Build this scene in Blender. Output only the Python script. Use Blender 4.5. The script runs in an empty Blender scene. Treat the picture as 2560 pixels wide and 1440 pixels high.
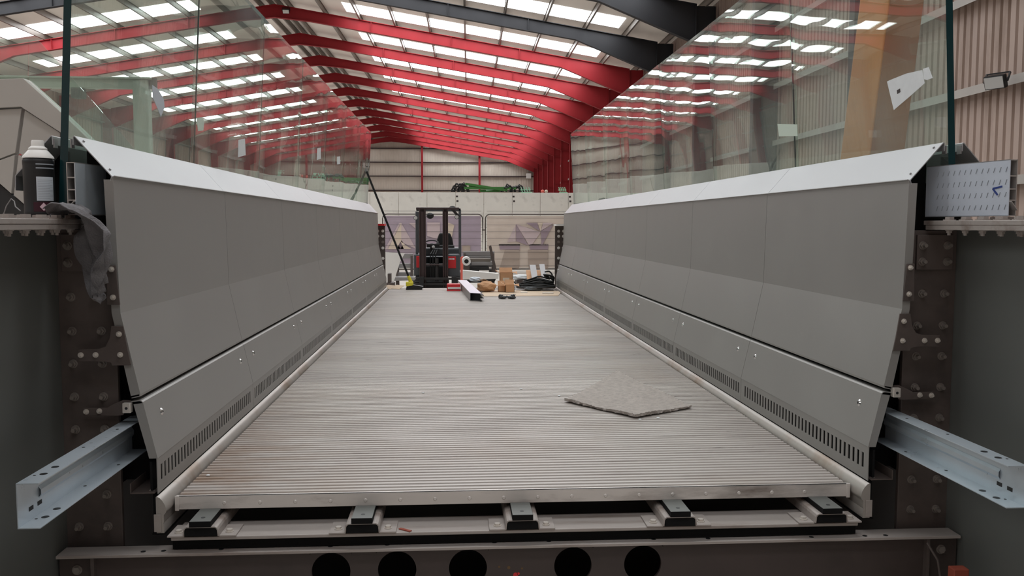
import bpy, math, random
from mathutils import Vector
random.seed(7)
R = math.radians
C = bpy.context.scene.collection
# ------------------------------------------------------------------ camera model (full 2560x1440 frame)
FPX, YAW, PIT, ROL, ZC = 2150.0, .0652, .0741, .0013, 1.687
_F = Vector((math.sin(YAW)*math.cos(PIT), math.cos(YAW)*math.cos(PIT), -math.sin(PIT)))
_R0 = Vector((math.cos(YAW), -math.sin(YAW), 0)); _U0 = _R0.cross(_F)
_R = math.cos(ROL)*_R0 + math.sin(ROL)*_U0; _U = -math.sin(ROL)*_R0 + math.cos(ROL)*_U0
CAM = Vector((0, 0, ZC))
def ray(u, v): return _F + _R*((u-1280)/FPX) - _U*((v-720)/FPX)
def atY(u, v, Y): d = ray(u, v); return CAM + d*(Y/d.y)
def atX(u, v, X): d = ray(u, v); return CAM + d*(X/d.x)
def atZ(u, v, Z): d = ray(u, v); return CAM + d*((Z-ZC)/d.z)
cd = bpy.data.cameras.new('camera'); cam = bpy.data.objects.new('camera', cd); C.objects.link(cam)
cd.sensor_fit = 'HORIZONTAL'; cd.sensor_width = 36; cd.lens = 36*FPX/2560
cd.clip_start = .05; cd.clip_end = 400
from mathutils import Matrix
cam.matrix_world = Matrix(((_R.x, _U.x, -_F.x, 0), (_R.y, _U.y, -_F.y, 0), (_R.z, _U.z, -_F.z, ZC), (0, 0, 0, 1)))
bpy.context.scene.camera = cam

DB = -.0150                                   # the hall is turned slightly against the bridge
XC = .238                                     # middle of the bridge
DZ = .70                                      # top of the deck
Y0, Y1 = 3.05, 13.10                          # parapets run from Y0 to Y1
ORD = ['first', 'second', 'third', 'fourth', 'fifth', 'sixth', 'seventh', 'eighth', 'ninth', 'tenth', 'eleventh', 'twelfth', 'thirteenth',
       'fourteenth', 'fifteenth', 'sixteenth', 'seventeenth', 'eighteenth', 'nineteenth', 'twentieth']
# ------------------------------------------------------------------ materials
def lin(c): return tuple((x/12.92 if x <= .04045 else ((x+.055)/1.055)**2.4) for x in c)
def rgb(r, g, b): return lin((r/255, g/255, b/255)) + (1,)
def mat(name, col, rough=.5, metal=0., var=0., vs=6., stretch=(1, 1, 1), bump=0., bs=60., spec=.5, dirt=None, ds=3., dlo=.5, dhi=.7, coord='Object'):
    m = bpy.data.materials.new(name); m.use_nodes = True
    n, l = m.node_tree.nodes, m.node_tree.links
    b = n['Principled BSDF']; b.inputs['Base Color'].default_value = col
    b.inputs['Roughness'].default_value = rough; b.inputs['Metallic'].default_value = metal
    b.inputs['Specular IOR Level'].default_value = spec
    tc = n.new('ShaderNodeTexCoord'); mp = n.new('ShaderNodeMapping'); mp.inputs['Scale'].default_value = stretch
    l.new(tc.outputs[coord], mp.inputs['Vector']); src = None
    if var:
        t = n.new('ShaderNodeTexNoise'); t.inputs['Scale'].default_value = vs; t.inputs['Detail'].default_value = 5
        l.new(mp.outputs[0], t.inputs['Vector'])
        r = n.new('ShaderNodeMapRange'); r.inputs['From Min'].default_value = .3; r.inputs['From Max'].default_value = .7
        r.inputs['To Min'].default_value = 1-var; r.inputs['To Max'].default_value = 1+var; l.new(t.outputs[0], r.inputs[0])
        h = n.new('ShaderNodeHueSaturation'); h.inputs['Color'].default_value = col; l.new(r.outputs[0], h.inputs['Value'])
        src = h.outputs[0]
        r2 = n.new('ShaderNodeMapRange'); r2.inputs['To Min'].default_value = max(0, rough-.08); r2.inputs['To Max'].default_value = min(1, rough+.08)
        l.new(t.outputs[0], r2.inputs[0]); l.new(r2.outputs[0], b.inputs['Roughness'])
    if dirt:
        t = n.new('ShaderNodeTexNoise'); t.inputs['Scale'].default_value = ds; t.inputs['Detail'].default_value = 8; t.inputs['Roughness'].default_value = .65
        l.new(mp.outputs[0], t.inputs['Vector'])
        r = n.new('ShaderNodeMapRange'); r.inputs['From Min'].default_value = dlo; r.inputs['From Max'].default_value = dhi; l.new(t.outputs[0], r.inputs[0])
        mx = n.new('ShaderNodeMix'); mx.data_type = 'RGBA'; l.new(r.outputs[0], mx.inputs[0])
        if src: l.new(src, mx.inputs[6])
        else: mx.inputs[6].default_value = col
        mx.inputs[7].default_value = dirt; src = mx.outputs[2]
    if src: l.new(src, b.inputs['Base Color'])
    if bump:
        t = n.new('ShaderNodeTexNoise'); t.inputs['Scale'].default_value = bs; t.inputs['Detail'].default_value = 4
        l.new(mp.outputs[0], t.inputs['Vector'])
        bp = n.new('ShaderNodeBump'); bp.inputs['Strength'].default_value = bump; bp.inputs['Distance'].default_value = .01
        l.new(t.outputs[0], bp.inputs['Height']); l.new(bp.outputs[0], b.inputs['Normal'])
    return m
M = {}
M['panel'] = mat('grey_cladding', rgb(146, 144, 141), .42, .25, .03, 3, bump=.02, bs=200)
M['cap'] = mat('satin_cap', rgb(166, 166, 168), .42, .3, .03, 3)
M['alu'] = mat('dusty_aluminium', rgb(176, 171, 167), .42, .35, .06, 5, (.3, 3, 3))
M['trim'] = mat('bright_aluminium', rgb(208, 202, 197), .36, .2, .08, 4, (.6, 3, 3), dirt=rgb(120, 110, 104), ds=3, dlo=.5, dhi=.75)
M['kerb'] = mat('worn_kerb', rgb(168, 162, 156), .4, .4, .05, 4, dirt=rgb(140, 118, 98), ds=2.2, dlo=.5, dhi=.72)
M['steel'] = mat('primed_steel', rgb(84, 74, 70), .6, .05, .08, 5, dirt=rgb(68, 60, 57), ds=4)
M['web'] = mat('grey_steel', rgb(95, 97, 94), .5, .1, .05, 2)
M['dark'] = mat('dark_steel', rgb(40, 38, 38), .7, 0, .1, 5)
M['void'] = mat('pad_and_shade_black', rgb(14, 14, 15), .8, spec=.2)  # near-black that puts shade into gaps, slots and hollow ends; also the pads
M['black'] = mat('black_plastic', rgb(26, 27, 29), .45, 0, .05, 8)
M['rubber'] = mat('black_rubber', rgb(22, 23, 24), .6, 0, .08, 20)
M['galv'] = mat('galvanised', rgb(196, 206, 214), .3, .45, .03, 14)
M['zinc'] = mat('zinc_bolt', rgb(205, 198, 190), .3, .35, .05, 20)
M['chrome'] = mat('polished_screw', rgb(225, 225, 225), .16, 1)
M['bolt'] = mat('painted_bolt', rgb(128, 120, 114), .45, .3)
M['beamtop'] = mat('dusty_grey_steel', rgb(160, 152, 147), .5, .15, .06, 6, (.4, 3, 3), dirt=rgb(120, 106, 98), ds=3)
M['beamweb'] = mat('dark_primed_steel', rgb(64, 54, 51), .6, .05, .1, 4, dirt=rgb(54, 46, 43), ds=3)
M['ochre'] = mat('ochre_paint', rgb(96, 74, 44), .7)
M['red'] = mat('red_steel', rgb(146, 33, 40), .6, 0, .07, 1.0, spec=.3)
M['blk_steel'] = mat('black_frame_steel', rgb(40, 40, 43), .6, 0, .1, 1.5, spec=.3)
M['sheet'] = mat('roof_sheet', rgb(238, 231, 223), .6, 0, .06, .6, (1, .3, 1))
M['purlin'] = mat('purlin_grey', rgb(120, 112, 104), .45, .3, .06, 2)
M['tan'] = mat('tan_cladding', rgb(178, 158, 147), .55, 0, .07, .9, (1, 1, .25), dirt=rgb(140, 118, 104), ds=1.3, dlo=.52, dhi=.75)
M['beige'] = mat('beige_cladding', rgb(204, 194, 182), .6, 0, .05, .3, (1, 1, .4), dirt=rgb(176, 164, 152), ds=.3, dlo=.5, dhi=.75)
M['rail'] = mat('rail_grey', rgb(176, 172, 166), .45, .2, .05, 2)
M['conc'] = mat('pale_concrete', rgb(242, 240, 232), .75, 0, .05, 1.4, bump=.1, bs=20, dirt=rgb(176, 172, 165), ds=1.3, dlo=.55, dhi=.8)
M['floor'] = mat('hall_floor', rgb(196, 190, 182), .65, 0, .06, .6, dirt=rgb(160, 154, 148), ds=.7)
M['white'] = mat('white_coated', rgb(228, 226, 222), .45, 0, .02, 5)
M['paper'] = mat('white_paper', rgb(226, 230, 232), .7, 0, .03, 30)
M['card'] = mat('brown_cardboard', rgb(196, 150, 112), .8, 0, .08, 12)
M['sheetcard'] = mat('pale_cardboard', rgb(206, 184, 160), .8, 0, .06, 5)
M['grey'] = mat('grey_steel_profile', rgb(150, 148, 148), .4, .4, .06, 5)
M['lilac'] = mat('lilac_film', rgb(186, 178, 190), .35, .2, .05, 10)
M['yellow'] = mat('yellow_plastic', rgb(226, 214, 60), .45)
M['redp'] = mat('red_plastic', rgb(206, 40, 46), .4)
M['redl'] = mat('salmon_barrier', rgb(226, 106, 92), .5)
M['green'] = mat('green_steel', rgb(66, 128, 58), .5, 0, .1, 8)
M['mint'] = mat('pale_green_plastic', rgb(176, 226, 196), .5, 0, .05, 8)
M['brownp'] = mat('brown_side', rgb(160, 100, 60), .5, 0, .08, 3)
M['palegreen'] = mat('pale_green_paper', rgb(206, 220, 206), .7)
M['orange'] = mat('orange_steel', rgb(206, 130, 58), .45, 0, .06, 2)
M['cloth'] = mat('grey_rag', rgb(112, 110, 112), .95, 0, .2, 25, bump=.5, bs=180)
M['carpet'] = mat('taupe_carpet', rgb(190, 180, 173), .95, 0, .16, 40, bump=1., bs=260)
M['ban'] = mat('cream_banner', rgb(220, 206, 194), .8, 0, .04, 3)
M['banp'] = mat('mauve_banner', rgb(178, 163, 176), .8, 0, .05, 3)
M['ban2'] = mat('pale_mauve_print', rgb(208, 190, 192), .8, 0, .03, 3)
M['ban3'] = mat('dark_mauve_print_shade', rgb(166, 148, 158), .8, 0, .03, 3)
M['ban4'] = mat('sand_print', rgb(222, 206, 188), .8, 0, .03, 3)
M['ban5'] = mat('taupe_print_shade', rgb(184, 168, 156), .8, 0, .05, 3)
M['tube'] = mat('fence_tube', rgb(92, 84, 80), .4, .5)
M['film'] = mat('protective_film', rgb(196, 204, 216), .3, 0, .04, 8, bump=.1, bs=40)
M['filmk'] = mat('film_emboss', rgb(150, 156, 164), .4)
M['ink'] = mat('blue_marker', rgb(40, 62, 130), .5)
M['dkink'] = mat('dark_print_shade', rgb(60, 52, 50), .6)
M['canlabel'] = mat('can_label', rgb(196, 204, 212), .5)
M['pink'] = mat('hazard_white', rgb(226, 196, 206), .5)
M['maroon'] = mat('maroon_band', rgb(58, 18, 34), .4)
M['mast'] = mat('mast_steel', rgb(58, 44, 44), .45, .2)
M['body'] = mat('charcoal_body', rgb(74, 78, 82), .45)
M['stair'] = mat('stair_cladding', rgb(176, 170, 164), .5, .1, .03, 3)
M['jib'] = mat('pale_green_crane', rgb(176, 184, 170), .5, 0, .04, 3)
M['rust'] = mat('rust_strip', rgb(138, 62, 44), .7)
M['lens'] = mat('lamp_lens', rgb(206, 206, 204), .25)

def deck_mat():
    m = bpy.data.materials.new('ribbed_deck'); m.use_nodes = True
    n, l = m.node_tree.nodes, m.node_tree.links; b = n['Principled BSDF']
    b.inputs['Metallic'].default_value = .15; b.inputs['Roughness'].default_value = .52
    g = n.new('ShaderNodeNewGeometry')
    def noise(sc, st, det=6, rough=.6):
        mp = n.new('ShaderNodeMapping'); mp.inputs['Scale'].default_value = st; l.new(g.outputs['Position'], mp.inputs[0])
        t = n.new('ShaderNodeTexNoise'); t.inputs['Scale'].default_value = sc; t.inputs['Detail'].default_value = det; t.inputs['Roughness'].default_value = rough
        l.new(mp.outputs[0], t.inputs['Vector']); return t.outputs[0]
    def mr(s, a, b_, c=0, d=1):
        r = n.new('ShaderNodeMapRange'); r.inputs[1].default_value = a; r.inputs[2].default_value = b_; r.inputs[3].default_value = c; r.inputs[4].default_value = d
        l.new(s, r.inputs[0]); return r.outputs[0]
    def mix(f, a, b_):
        x = n.new('ShaderNodeMix'); x.data_type = 'RGBA'; l.new(f, x.inputs[0])
        if isinstance(a, tuple): x.inputs[6].default_value = a
        else: l.new(a, x.inputs[6])
        x.inputs[7].default_value = b_; return x.outputs[2]
    # plank tint: a step value for each plank of 0.41 m
    sp = n.new('ShaderNodeSeparateXYZ'); l.new(g.outputs['Position'], sp.inputs[0])
    md = n.new('ShaderNodeMath'); md.operation = 'MULTIPLY'; md.inputs[1].default_value = 1/.4125; l.new(sp.outputs[1], md.inputs[0])
    fl = n.new('ShaderNodeMath'); fl.operation = 'FLOOR'; l.new(md.outputs[0], fl.inputs[0])
    wn = n.new('ShaderNodeTexWhiteNoise'); wn.noise_dimensions = '1D'; l.new(fl.outputs[0], wn.inputs['W'])
    base = mix(wn.outputs[0], rgb(184, 177, 171), rgb(168, 161, 156))
    base = mix(mr(noise(3.5, (.5, 6, 1)), .55, .75), base, rgb(140, 131, 125))
    base = mix(mr(noise(2.0, (1, 9, 1), 8, .7), .62, .72), base, rgb(100, 92, 88))
    base = mix(mr(noise(1.3, (1, 1, 1)), .5, .8, 0, .6), base, rgb(166, 152, 140))
    # brown soil trodden in beside the left kerb near the end
    xs = mr(sp.outputs[0], -.95, -.30, 1, 0); ysr = mr(sp.outputs[1], 3.0, 5.4, 1, 0)
    pm = n.new('ShaderNodeMath'); pm.operation = 'MULTIPLY'; l.new(xs, pm.inputs[0]); l.new(ysr, pm.inputs[1])
    pq = n.new('ShaderNodeMath'); pq.operation = 'MULTIPLY'; l.new(pm.outputs[0], pq.inputs[0]); l.new(mr(noise(2.6, (1, 4, 1), 8, .7), .35, .62), pq.inputs[1])
    base = mix(pq.outputs[0], base, rgb(140, 116, 96))
    l.new(base, b.inputs['Base Color'])
    return m
M['deck'] = deck_mat()

def emis(name, col, s):
    m = bpy.data.materials.new(name); m.use_nodes = True; n, l = m.node_tree.nodes, m.node_tree.links
    n.remove(n['Principled BSDF']); e = n.new('ShaderNodeEmission'); e.inputs[0].default_value = col; e.inputs[1].default_value = s
    l.new(e.outputs[0], n['Material Output'].inputs[0]); return m
M['sky'] = emis('daylit_rooflight', (.95, .975, 1., 1), 7.6)

def glass_mat(name, tint, dust, wav=.0019):
    m = bpy.data.materials.new(name); m.use_nodes = True; n, l = m.node_tree.nodes, m.node_tree.links
    n.remove(n['Principled BSDF'])
    g = n.new('ShaderNodeNewGeometry')
    tc = n.new('ShaderNodeTexCoord')
    no = n.new('ShaderNodeTexNoise'); no.inputs['Scale'].default_value = 2.4; no.inputs['Detail'].default_value = .3
    l.new(tc.outputs['Object'], no.inputs['Vector'])
    bp = n.new('ShaderNodeBump'); bp.inputs['Strength'].default_value = 1; bp.inputs['Distance'].default_value = wav
    l.new(no.outputs[0], bp.inputs['Height'])
    d = n.new('ShaderNodeVectorMath'); d.operation = 'DOT_PRODUCT'; l.new(g.outputs['Normal'], d.inputs[0]); l.new(g.outputs['Incoming'], d.inputs[1])
    a = n.new('ShaderNodeMath'); a.operation = 'ABSOLUTE'; l.new(d.outputs['Value'], a.inputs[0])
    s = n.new('ShaderNodeMath'); s.operation = 'SUBTRACT'; s.inputs[0].default_value = 1; l.new(a.outputs[0], s.inputs[1])
    p = n.new('ShaderNodeMath'); p.operation = 'POWER'; p.inputs[1].default_value = 5; l.new(s.outputs[0], p.inputs[0])
    f = n.new('ShaderNodeMath'); f.operation = 'MULTIPLY_ADD'; f.inputs[1].default_value = .955; f.inputs[2].default_value = .045; l.new(p.outputs[0], f.inputs[0])
    tr = n.new('ShaderNodeBsdfTransparent'); tr.inputs[0].default_value = tint
    gl = n.new('ShaderNodeBsdfGlossy'); gl.inputs['Roughness'].default_value = .004; gl.inputs[0].default_value = (.94, .97, .95, 1)
    l.new(bp.outputs[0], gl.inputs['Normal'])
    df = n.new('ShaderNodeBsdfDiffuse'); df.inputs[0].default_value = (.62, .66, .64, 1)
    du = n.new('ShaderNodeTexNoise'); du.inputs['Scale'].default_value = 1.6; du.inputs['Detail'].default_value = 7
    l.new(tc.outputs['Object'], du.inputs['Vector'])
    dr = n.new('ShaderNodeMapRange'); dr.inputs[1].default_value = .35; dr.inputs[2].default_value = .75; dr.inputs[3].default_value = dust*.35; dr.inputs[4].default_value = dust*1.7
    l.new(du.outputs[0], dr.inputs[0])
    m1 = n.new('ShaderNodeMixShader'); l.new(dr.outputs[0], m1.inputs[0]); l.new(tr.outputs[0], m1.inputs[1]); l.new(df.outputs[0], m1.inputs[2])
    m2 = n.new('ShaderNodeMixShader'); l.new(f.outputs[0], m2.inputs[0]); l.new(m1.outputs[0], m2.inputs[1]); l.new(gl.outputs[0], m2.inputs[2])
    l.new(m2.outputs[0], n['Material Output'].inputs[0]); return m
M['glass'] = glass_mat('balustrade_glass', (.875, .945, .91, 1), .12)
M['edge'] = mat('green_glass_edge', rgb(20, 52, 56), .15)
# ------------------------------------------------------------------ mesh helpers
ORG = {}
class MB:
    def __init__(s): s.v = []; s.f = []; s.mi = []
    def add(s, vs, fs, mi=0):
        o = len(s.v); s.v += [tuple(v) for v in vs]
        for f in fs: s.f.append([i+o for i in f]); s.mi.append(mi)
        return s
    def box(s, x0, x1, y0, y1, z0, z1, mi=0):
        x0, x1 = sorted((x0, x1)); y0, y1 = sorted((y0, y1)); z0, z1 = sorted((z0, z1))
        return s.add([(x0,y0,z0),(x1,y0,z0),(x1,y1,z0),(x0,y1,z0),(x0,y0,z1),(x1,y0,z1),(x1,y1,z1),(x0,y1,z1)],
                     [(3,2,1,0),(4,5,6,7),(0,1,5,4),(1,2,6,5),(2,3,7,6),(3,0,4,7)], mi)
    def prism(s, poly, ax, a, b, mi=0):
        """poly is a list of 2D points; ax 'y': (x,z) swept in y, 'x': (y,z) in x, 'z': (x,y) in z"""
        def P(p, t): return (p[0], t, p[1]) if ax == 'y' else (t, p[0], p[1]) if ax == 'x' else (p[0], p[1], t)
        n = len(poly); A = sum(poly[i][0]*poly[(i+1)%n][1]-poly[(i+1)%n][0]*poly[i][1] for i in range(n))
        if (A < 0) != (ax == 'y'): poly = poly[::-1]
        a, b = min(a, b), max(a, b)
        vs = [P(p, a) for p in poly]+[P(p, b) for p in poly]
        fs = [tuple(range(n))[::-1], tuple(range(n, 2*n))]+[(i, (i+1)%n, (i+1)%n+n, i+n) for i in range(n)]
        return s.add(vs, fs, mi)
    def strip(s, pts, t, ax, a, b, mi=0):
        """sheet of thickness t following an open 2D polyline, offset to the left of its direction"""
        n = len(pts); off = []
        for i in range(n):
            d0 = (Vector(pts[i])-Vector(pts[i-1])).normalized() if i else None
            d1 = (Vector(pts[i+1])-Vector(pts[i])).normalized() if i < n-1 else None
            d = (d0+d1).normalized() if d0 and d1 else (d0 or d1)
            k = max(.5, d.dot(d0 or d)); nn = Vector((-d.y, d.x))*(t/k); off.append((pts[i][0]+nn.x, pts[i][1]+nn.y))
        for i in range(n-1): s.prism([pts[i], pts[i+1], off[i+1], off[i]], ax, a, b, mi)
        return s
    def bar(s, p0, p1, w, h, up=(0, 0, 1), mi=0):
        p0, p1 = Vector(p0), Vector(p1); d = (p1-p0).normalized(); sd = d.cross(Vector(up))
        if sd.length < 1e-4: sd = d.cross(Vector((1, 0, 0)))
        sd.normalize(); u = sd.cross(d); a = sd*w/2; b = u*h/2
        vs = [p+q for p in (p0, p1) for q in (-a-b, a-b, a+b, -a+b)]
        return s.add(vs, [(0,1,2,3)[::-1], (4,5,6,7), (0,1,5,4), (1,2,6,5), (2,3,7,6), (3,0,4,7)], mi)
    def cyl(s, p0, p1, r0, r1=None, n=16, mi=0):
        r1 = r0 if r1 is None else r1; p0, p1 = Vector(p0), Vector(p1); d = (p1-p0).normalized()
        a = d.cross(Vector((0, 0, 1)));  a = a if a.length > 1e-3 else Vector((1, 0, 0)); a.normalize(); b = d.cross(a)
        vs = []
        for p, r in ((p0, r0), (p1, r1)): vs += [p+(a*math.cos(2*math.pi*i/n)+b*math.sin(2*math.pi*i/n))*r for i in range(n)]
        return s.add(vs, [tuple(range(n))[::-1], tuple(range(n, 2*n))]+[(i, (i+1)%n, (i+1)%n+n, i+n) for i in range(n)], mi)
    def lathe(s, c, prof, n=28, mi=0):
        c = Vector(c); vs = []; m = len(prof)
        for r, z in prof: vs += [c+Vector((r*math.cos(2*math.pi*i/n), r*math.sin(2*math.pi*i/n), z)) for i in range(n)]
        fs = [(j*n+i, j*n+(i+1)%n, (j+1)*n+(i+1)%n, (j+1)*n+i) for j in range(m-1) for i in range(n)]
        return s.add(vs, fs+[tuple(range(n))[::-1], tuple(range((m-1)*n, m*n))], mi)
    def tube(s, pts, r, n=8, mi=0):
        pts = [Vector(p) for p in pts]; vs = []; m = len(pts); ref = Vector((.3, .2, 1)).normalized()
        for i, p in enumerate(pts):
            d = (pts[min(i+1, m-1)]-pts[max(i-1, 0)]).normalized(); a = d.cross(ref)
            if a.length < 1e-3: a = d.cross(Vector((1, 0, 0)))
            a.normalize(); b = d.cross(a)
            vs += [p+(a*math.cos(2*math.pi*k/n)+b*math.sin(2*math.pi*k/n))*r for k in range(n)]
        fs = [(j*n+k, j*n+(k+1)%n, (j+1)*n+(k+1)%n, (j+1)*n+k) for j in range(m-1) for k in range(n)]
        return s.add(vs, fs+[tuple(range(n))[::-1], tuple(range((m-1)*n, m*n))], mi)
    def ball(s, c, r, sc=(1, 1, 1), n=12, mi=0):
        prof = [(max(1e-4, r*math.sin(math.pi*j/8)), -r*math.cos(math.pi*j/8)) for j in range(9)]
        o = len(s.v); s.lathe((0, 0, 0), prof, n, mi)
        for i in range(o, len(s.v)): v = s.v[i]; s.v[i] = (v[0]*sc[0]+c[0], v[1]*sc[1]+c[1], v[2]*sc[2]+c[2])
        return s
    def build(s, name, m, parent=None, smooth=False, bevel=0, org=None, seg=2, B=False):
        o3 = Vector(ORG.get(parent.name, (0, 0, 0))) if parent else Vector(org or (0, 0, 0))
        me = bpy.data.meshes.new(name); me.from_pydata([tuple(Vector(v)-o3) for v in s.v], [], s.f)
        for x in (m if isinstance(m, (list, tuple)) else [m]): me.materials.append(x)
        me.polygons.foreach_set('material_index', s.mi)
        if smooth: me.polygons.foreach_set('use_smooth', [True]*len(s.f))
        me.update(); ob = bpy.data.objects.new(name, me); C.objects.link(ob)
        if parent: ob.parent = parent; ORG[ob.name] = o3
        else:
            ORG[ob.name] = o3; ob.location = rotB(o3) if B else o3
            if B: ob.rotation_euler.z = DB
        if smooth:
            try: me.set_sharp_from_angle(angle=R(40))
            except Exception: pass
        if bevel:
            b = ob.modifiers.new('Bevel', 'BEVEL'); b.width = bevel; b.segments = seg; b.limit_method = 'ANGLE'; b.angle_limit = R(35)
        return ob
def rotB(v):
    c, s_ = math.cos(DB), math.sin(DB); return Vector((v[0]*c-v[1]*s_, v[0]*s_+v[1]*c, v[2]))
def unB(v):
    c, s_ = math.cos(-DB), math.sin(-DB); return Vector((v[0]*c-v[1]*s_, v[0]*s_+v[1]*c, v[2]))
def tag(o, label, cat, group=None, kind=None):
    if label: o['label'] = label
    if cat: o['category'] = cat
    if group: o['group'] = group
    o['kind'] = kind or 'thing'; return o
def thing(name, label, cat, loc=(0, 0, 0), group=None, B=False):
    o = bpy.data.objects.new(name, None); C.objects.link(o); o.empty_display_size = .1
    o.location = rotB(loc) if B else loc
    if B: o.rotation_euler.z = DB
    ORG[o.name] = tuple(loc); return tag(o, label, cat, group)
def struct(o, label=None):
    o['kind'] = 'structure'
    if label: o['label'] = label
    return o
def copy_tree(o, parent=None, loc=None):
    c = o.copy(); C.objects.link(c)
    if parent: c.parent = parent
    ORG[c.name] = ORG.get(o.name, (0, 0, 0))
    for ch in list(o.children): copy_tree(ch, c)
    return c
def hexbolt(mb, p, d, r=.012, h=.009, sh=.0, mi=0):
    p = Vector(p); d = Vector(d).normalized()
    mb.cyl(p, p+d*h*.3, r*1.25, n=14, mi=mi); mb.cyl(p+d*h*.3, p+d*h, r, r*.96, n=6, mi=mi)
    if sh: mb.cyl(p+d*h, p+d*(h+sh), r*.55, n=10, mi=mi)
    return mb
# ------------------------------------------------------------------ the hall (building frame)
XR, XRIDGE, XL = 8.35, -8.9, -24.30
KL = (XRIDGE-XL)/(XR-XRIDGE)          # the left roof slope is a little shorter
YB0, YB1 = -13.0, 101.6
def zs(x): return 12.02-.1675*abs(x-XRIDGE)
struct(MB().box(XL-.3, XR+.3, YB0-.3, YB1+.3, -.2, 0).build('floor', M['floor'], B=True))
def corrug(x0, x1, fixed, z0, z1fn, ax, pitch, dep, sgn):
    """trapezoid sheet wall running along ax from x0 to x1"""
    mb = MB(); n = int((x1-x0)/pitch); prof = []
    for i in range(n+1):
        b = x0+i*pitch
        for f, d in ((0, 0), (.62, 0), (.72, 1), (.9, 1)): prof.append((b+f*pitch, d*dep))
    prof.append((x1, 0)); prof = [p for p in prof if p[0] <= x1]
    vs = []
    for t, d in prof:
        for z in (z0, z1fn(t)): vs.append((fixed+sgn*d, t, z) if ax == 'y' else (t, fixed+sgn*d, z))
    m = len(prof); fs = [(2*i, 2*i+2, 2*i+3, 2*i+1) for i in range(m-1)]
    return mb.add(vs, fs)
wr = struct(corrug(YB0, YB1, XR, 0, lambda t: zs(XR), 'y', .2, .04, 1).build('wall_right', M['tan'], B=True))
wl = struct(corrug(YB0, YB1, XL, 0, lambda t: zs(XL), 'y', .4, .04, -1).build('wall_left', M['tan'], B=True))
wb = struct(corrug(XL, XR, YB1, 0, zs, 'x', .3, .014, 1).build('wall_back', M['beige'], B=True))
wf = struct(corrug(XL, XR, YB0, 0, zs, 'x', .4, .04, -1).build('wall_front', M['tan'], B=True))
for z in (.9, 2.4, 3.9, 5.4, 6.9, 8.4):
    for w, x in ((wr, XR-.1), (wl, XL+.1)):
        b = MB(); b.box(x-.09, x+.09, YB0, YB1, z-.03, z+.03); b.box(x-.09, x-.08, YB0, YB1, z-.11, z-.03)
        struct(b.build('rail', M['rail'], w))
for z in (2.4, 4.0, 5.6, 7.25, 8.85, 10.45):
    xa = max(XL, XRIDGE-(12.02-z)/.1675+.3); xb = min(XR, XRIDGE+(12.02-z)/.1675-.3)
    struct(MB().box(xa, xb, YB1-.22, YB1-.03, z-.06, z+.06).build('rail', M['mast'], wb))
for x in (-18.7, -12.05, -5.4, 1.27):
    b = MB(); b.box(x-.12, x+.12, YB1-.5, YB1-.48, 0, zs(x)-.3); b.box(x-.015, x+.015, YB1-.48, YB1-.25, 0, zs(x)-.3)
    struct(b.build('wind_post', M['red'], wb))
# downpipe and cables on the right wall
d = MB()
d.cyl((XR-.16, 12.25, 0), (XR-.16, 12.25, 4.2), .04, n=10); d.cyl((XR-.14, 12.33, 0), (XR-.14, 12.33, 3.8), .012, n=6)
struct(d.build('conduit', M['rail'], wr))
# roof
mb = MB()
mb.add([(XRIDGE, YB0, zs(XRIDGE)), (XR, YB0, zs(XR)), (XR, YB1, zs(XR)), (XRIDGE, YB1, zs(XRIDGE)), (XL, YB0, zs(XL)), (XL, YB1, zs(XL))], [(0, 1, 2, 3), (4, 0, 3, 5)])
n = len(mb.v); mb.add([(v[0], v[1], v[2]+.1) for v in mb.v], [(3, 2, 1, 0), (5, 3, 0, 4)])
ceil = struct(mb.build('ceiling', M['sheet'], B=True))
PX = [.25+i*1.62 for i in range(11)]
for sgn in (1, -1):
    for k, dx in enumerate([.18]+[q+.4 for q in PX]):
        x = XRIDGE+sgn*dx
        if not XL+.2 < x < XR-.2: continue
        z = zs(x); b = MB(); b.box(x-.012, x+.012, YB0, YB1, z-.24, z-.02); b.box(x-.04, x+.035, YB0, YB1, z-.255, z-.235); b.box(x-.04, x+.04, YB0, YB1, z-.02, z)
        struct(b.build('purlin', M['purlin'], ceil))
    b = None
for i in range(-9, 10):
    ya = 41+6*i; y0, y1 = ya+4.15, ya+5.82
    if y0 < YB0 or y1 > YB1: continue
    for sgn in (1, -1):
        b = MB(); xa, xb = XRIDGE+sgn*3.3, XRIDGE+sgn*(14.9 if sgn > 0 else 13.0)
        b.add([(xa, y0, zs(xa)-.012), (xb, y0, zs(xb)-.012), (xb, y1, zs(xb)-.012), (xa, y1, zs(xa)-.012)], [(0, 1, 2, 3) if sgn < 0 else (3, 2, 1, 0)])
        struct(b.build('rooflight', M['sky'], ceil))
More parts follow.
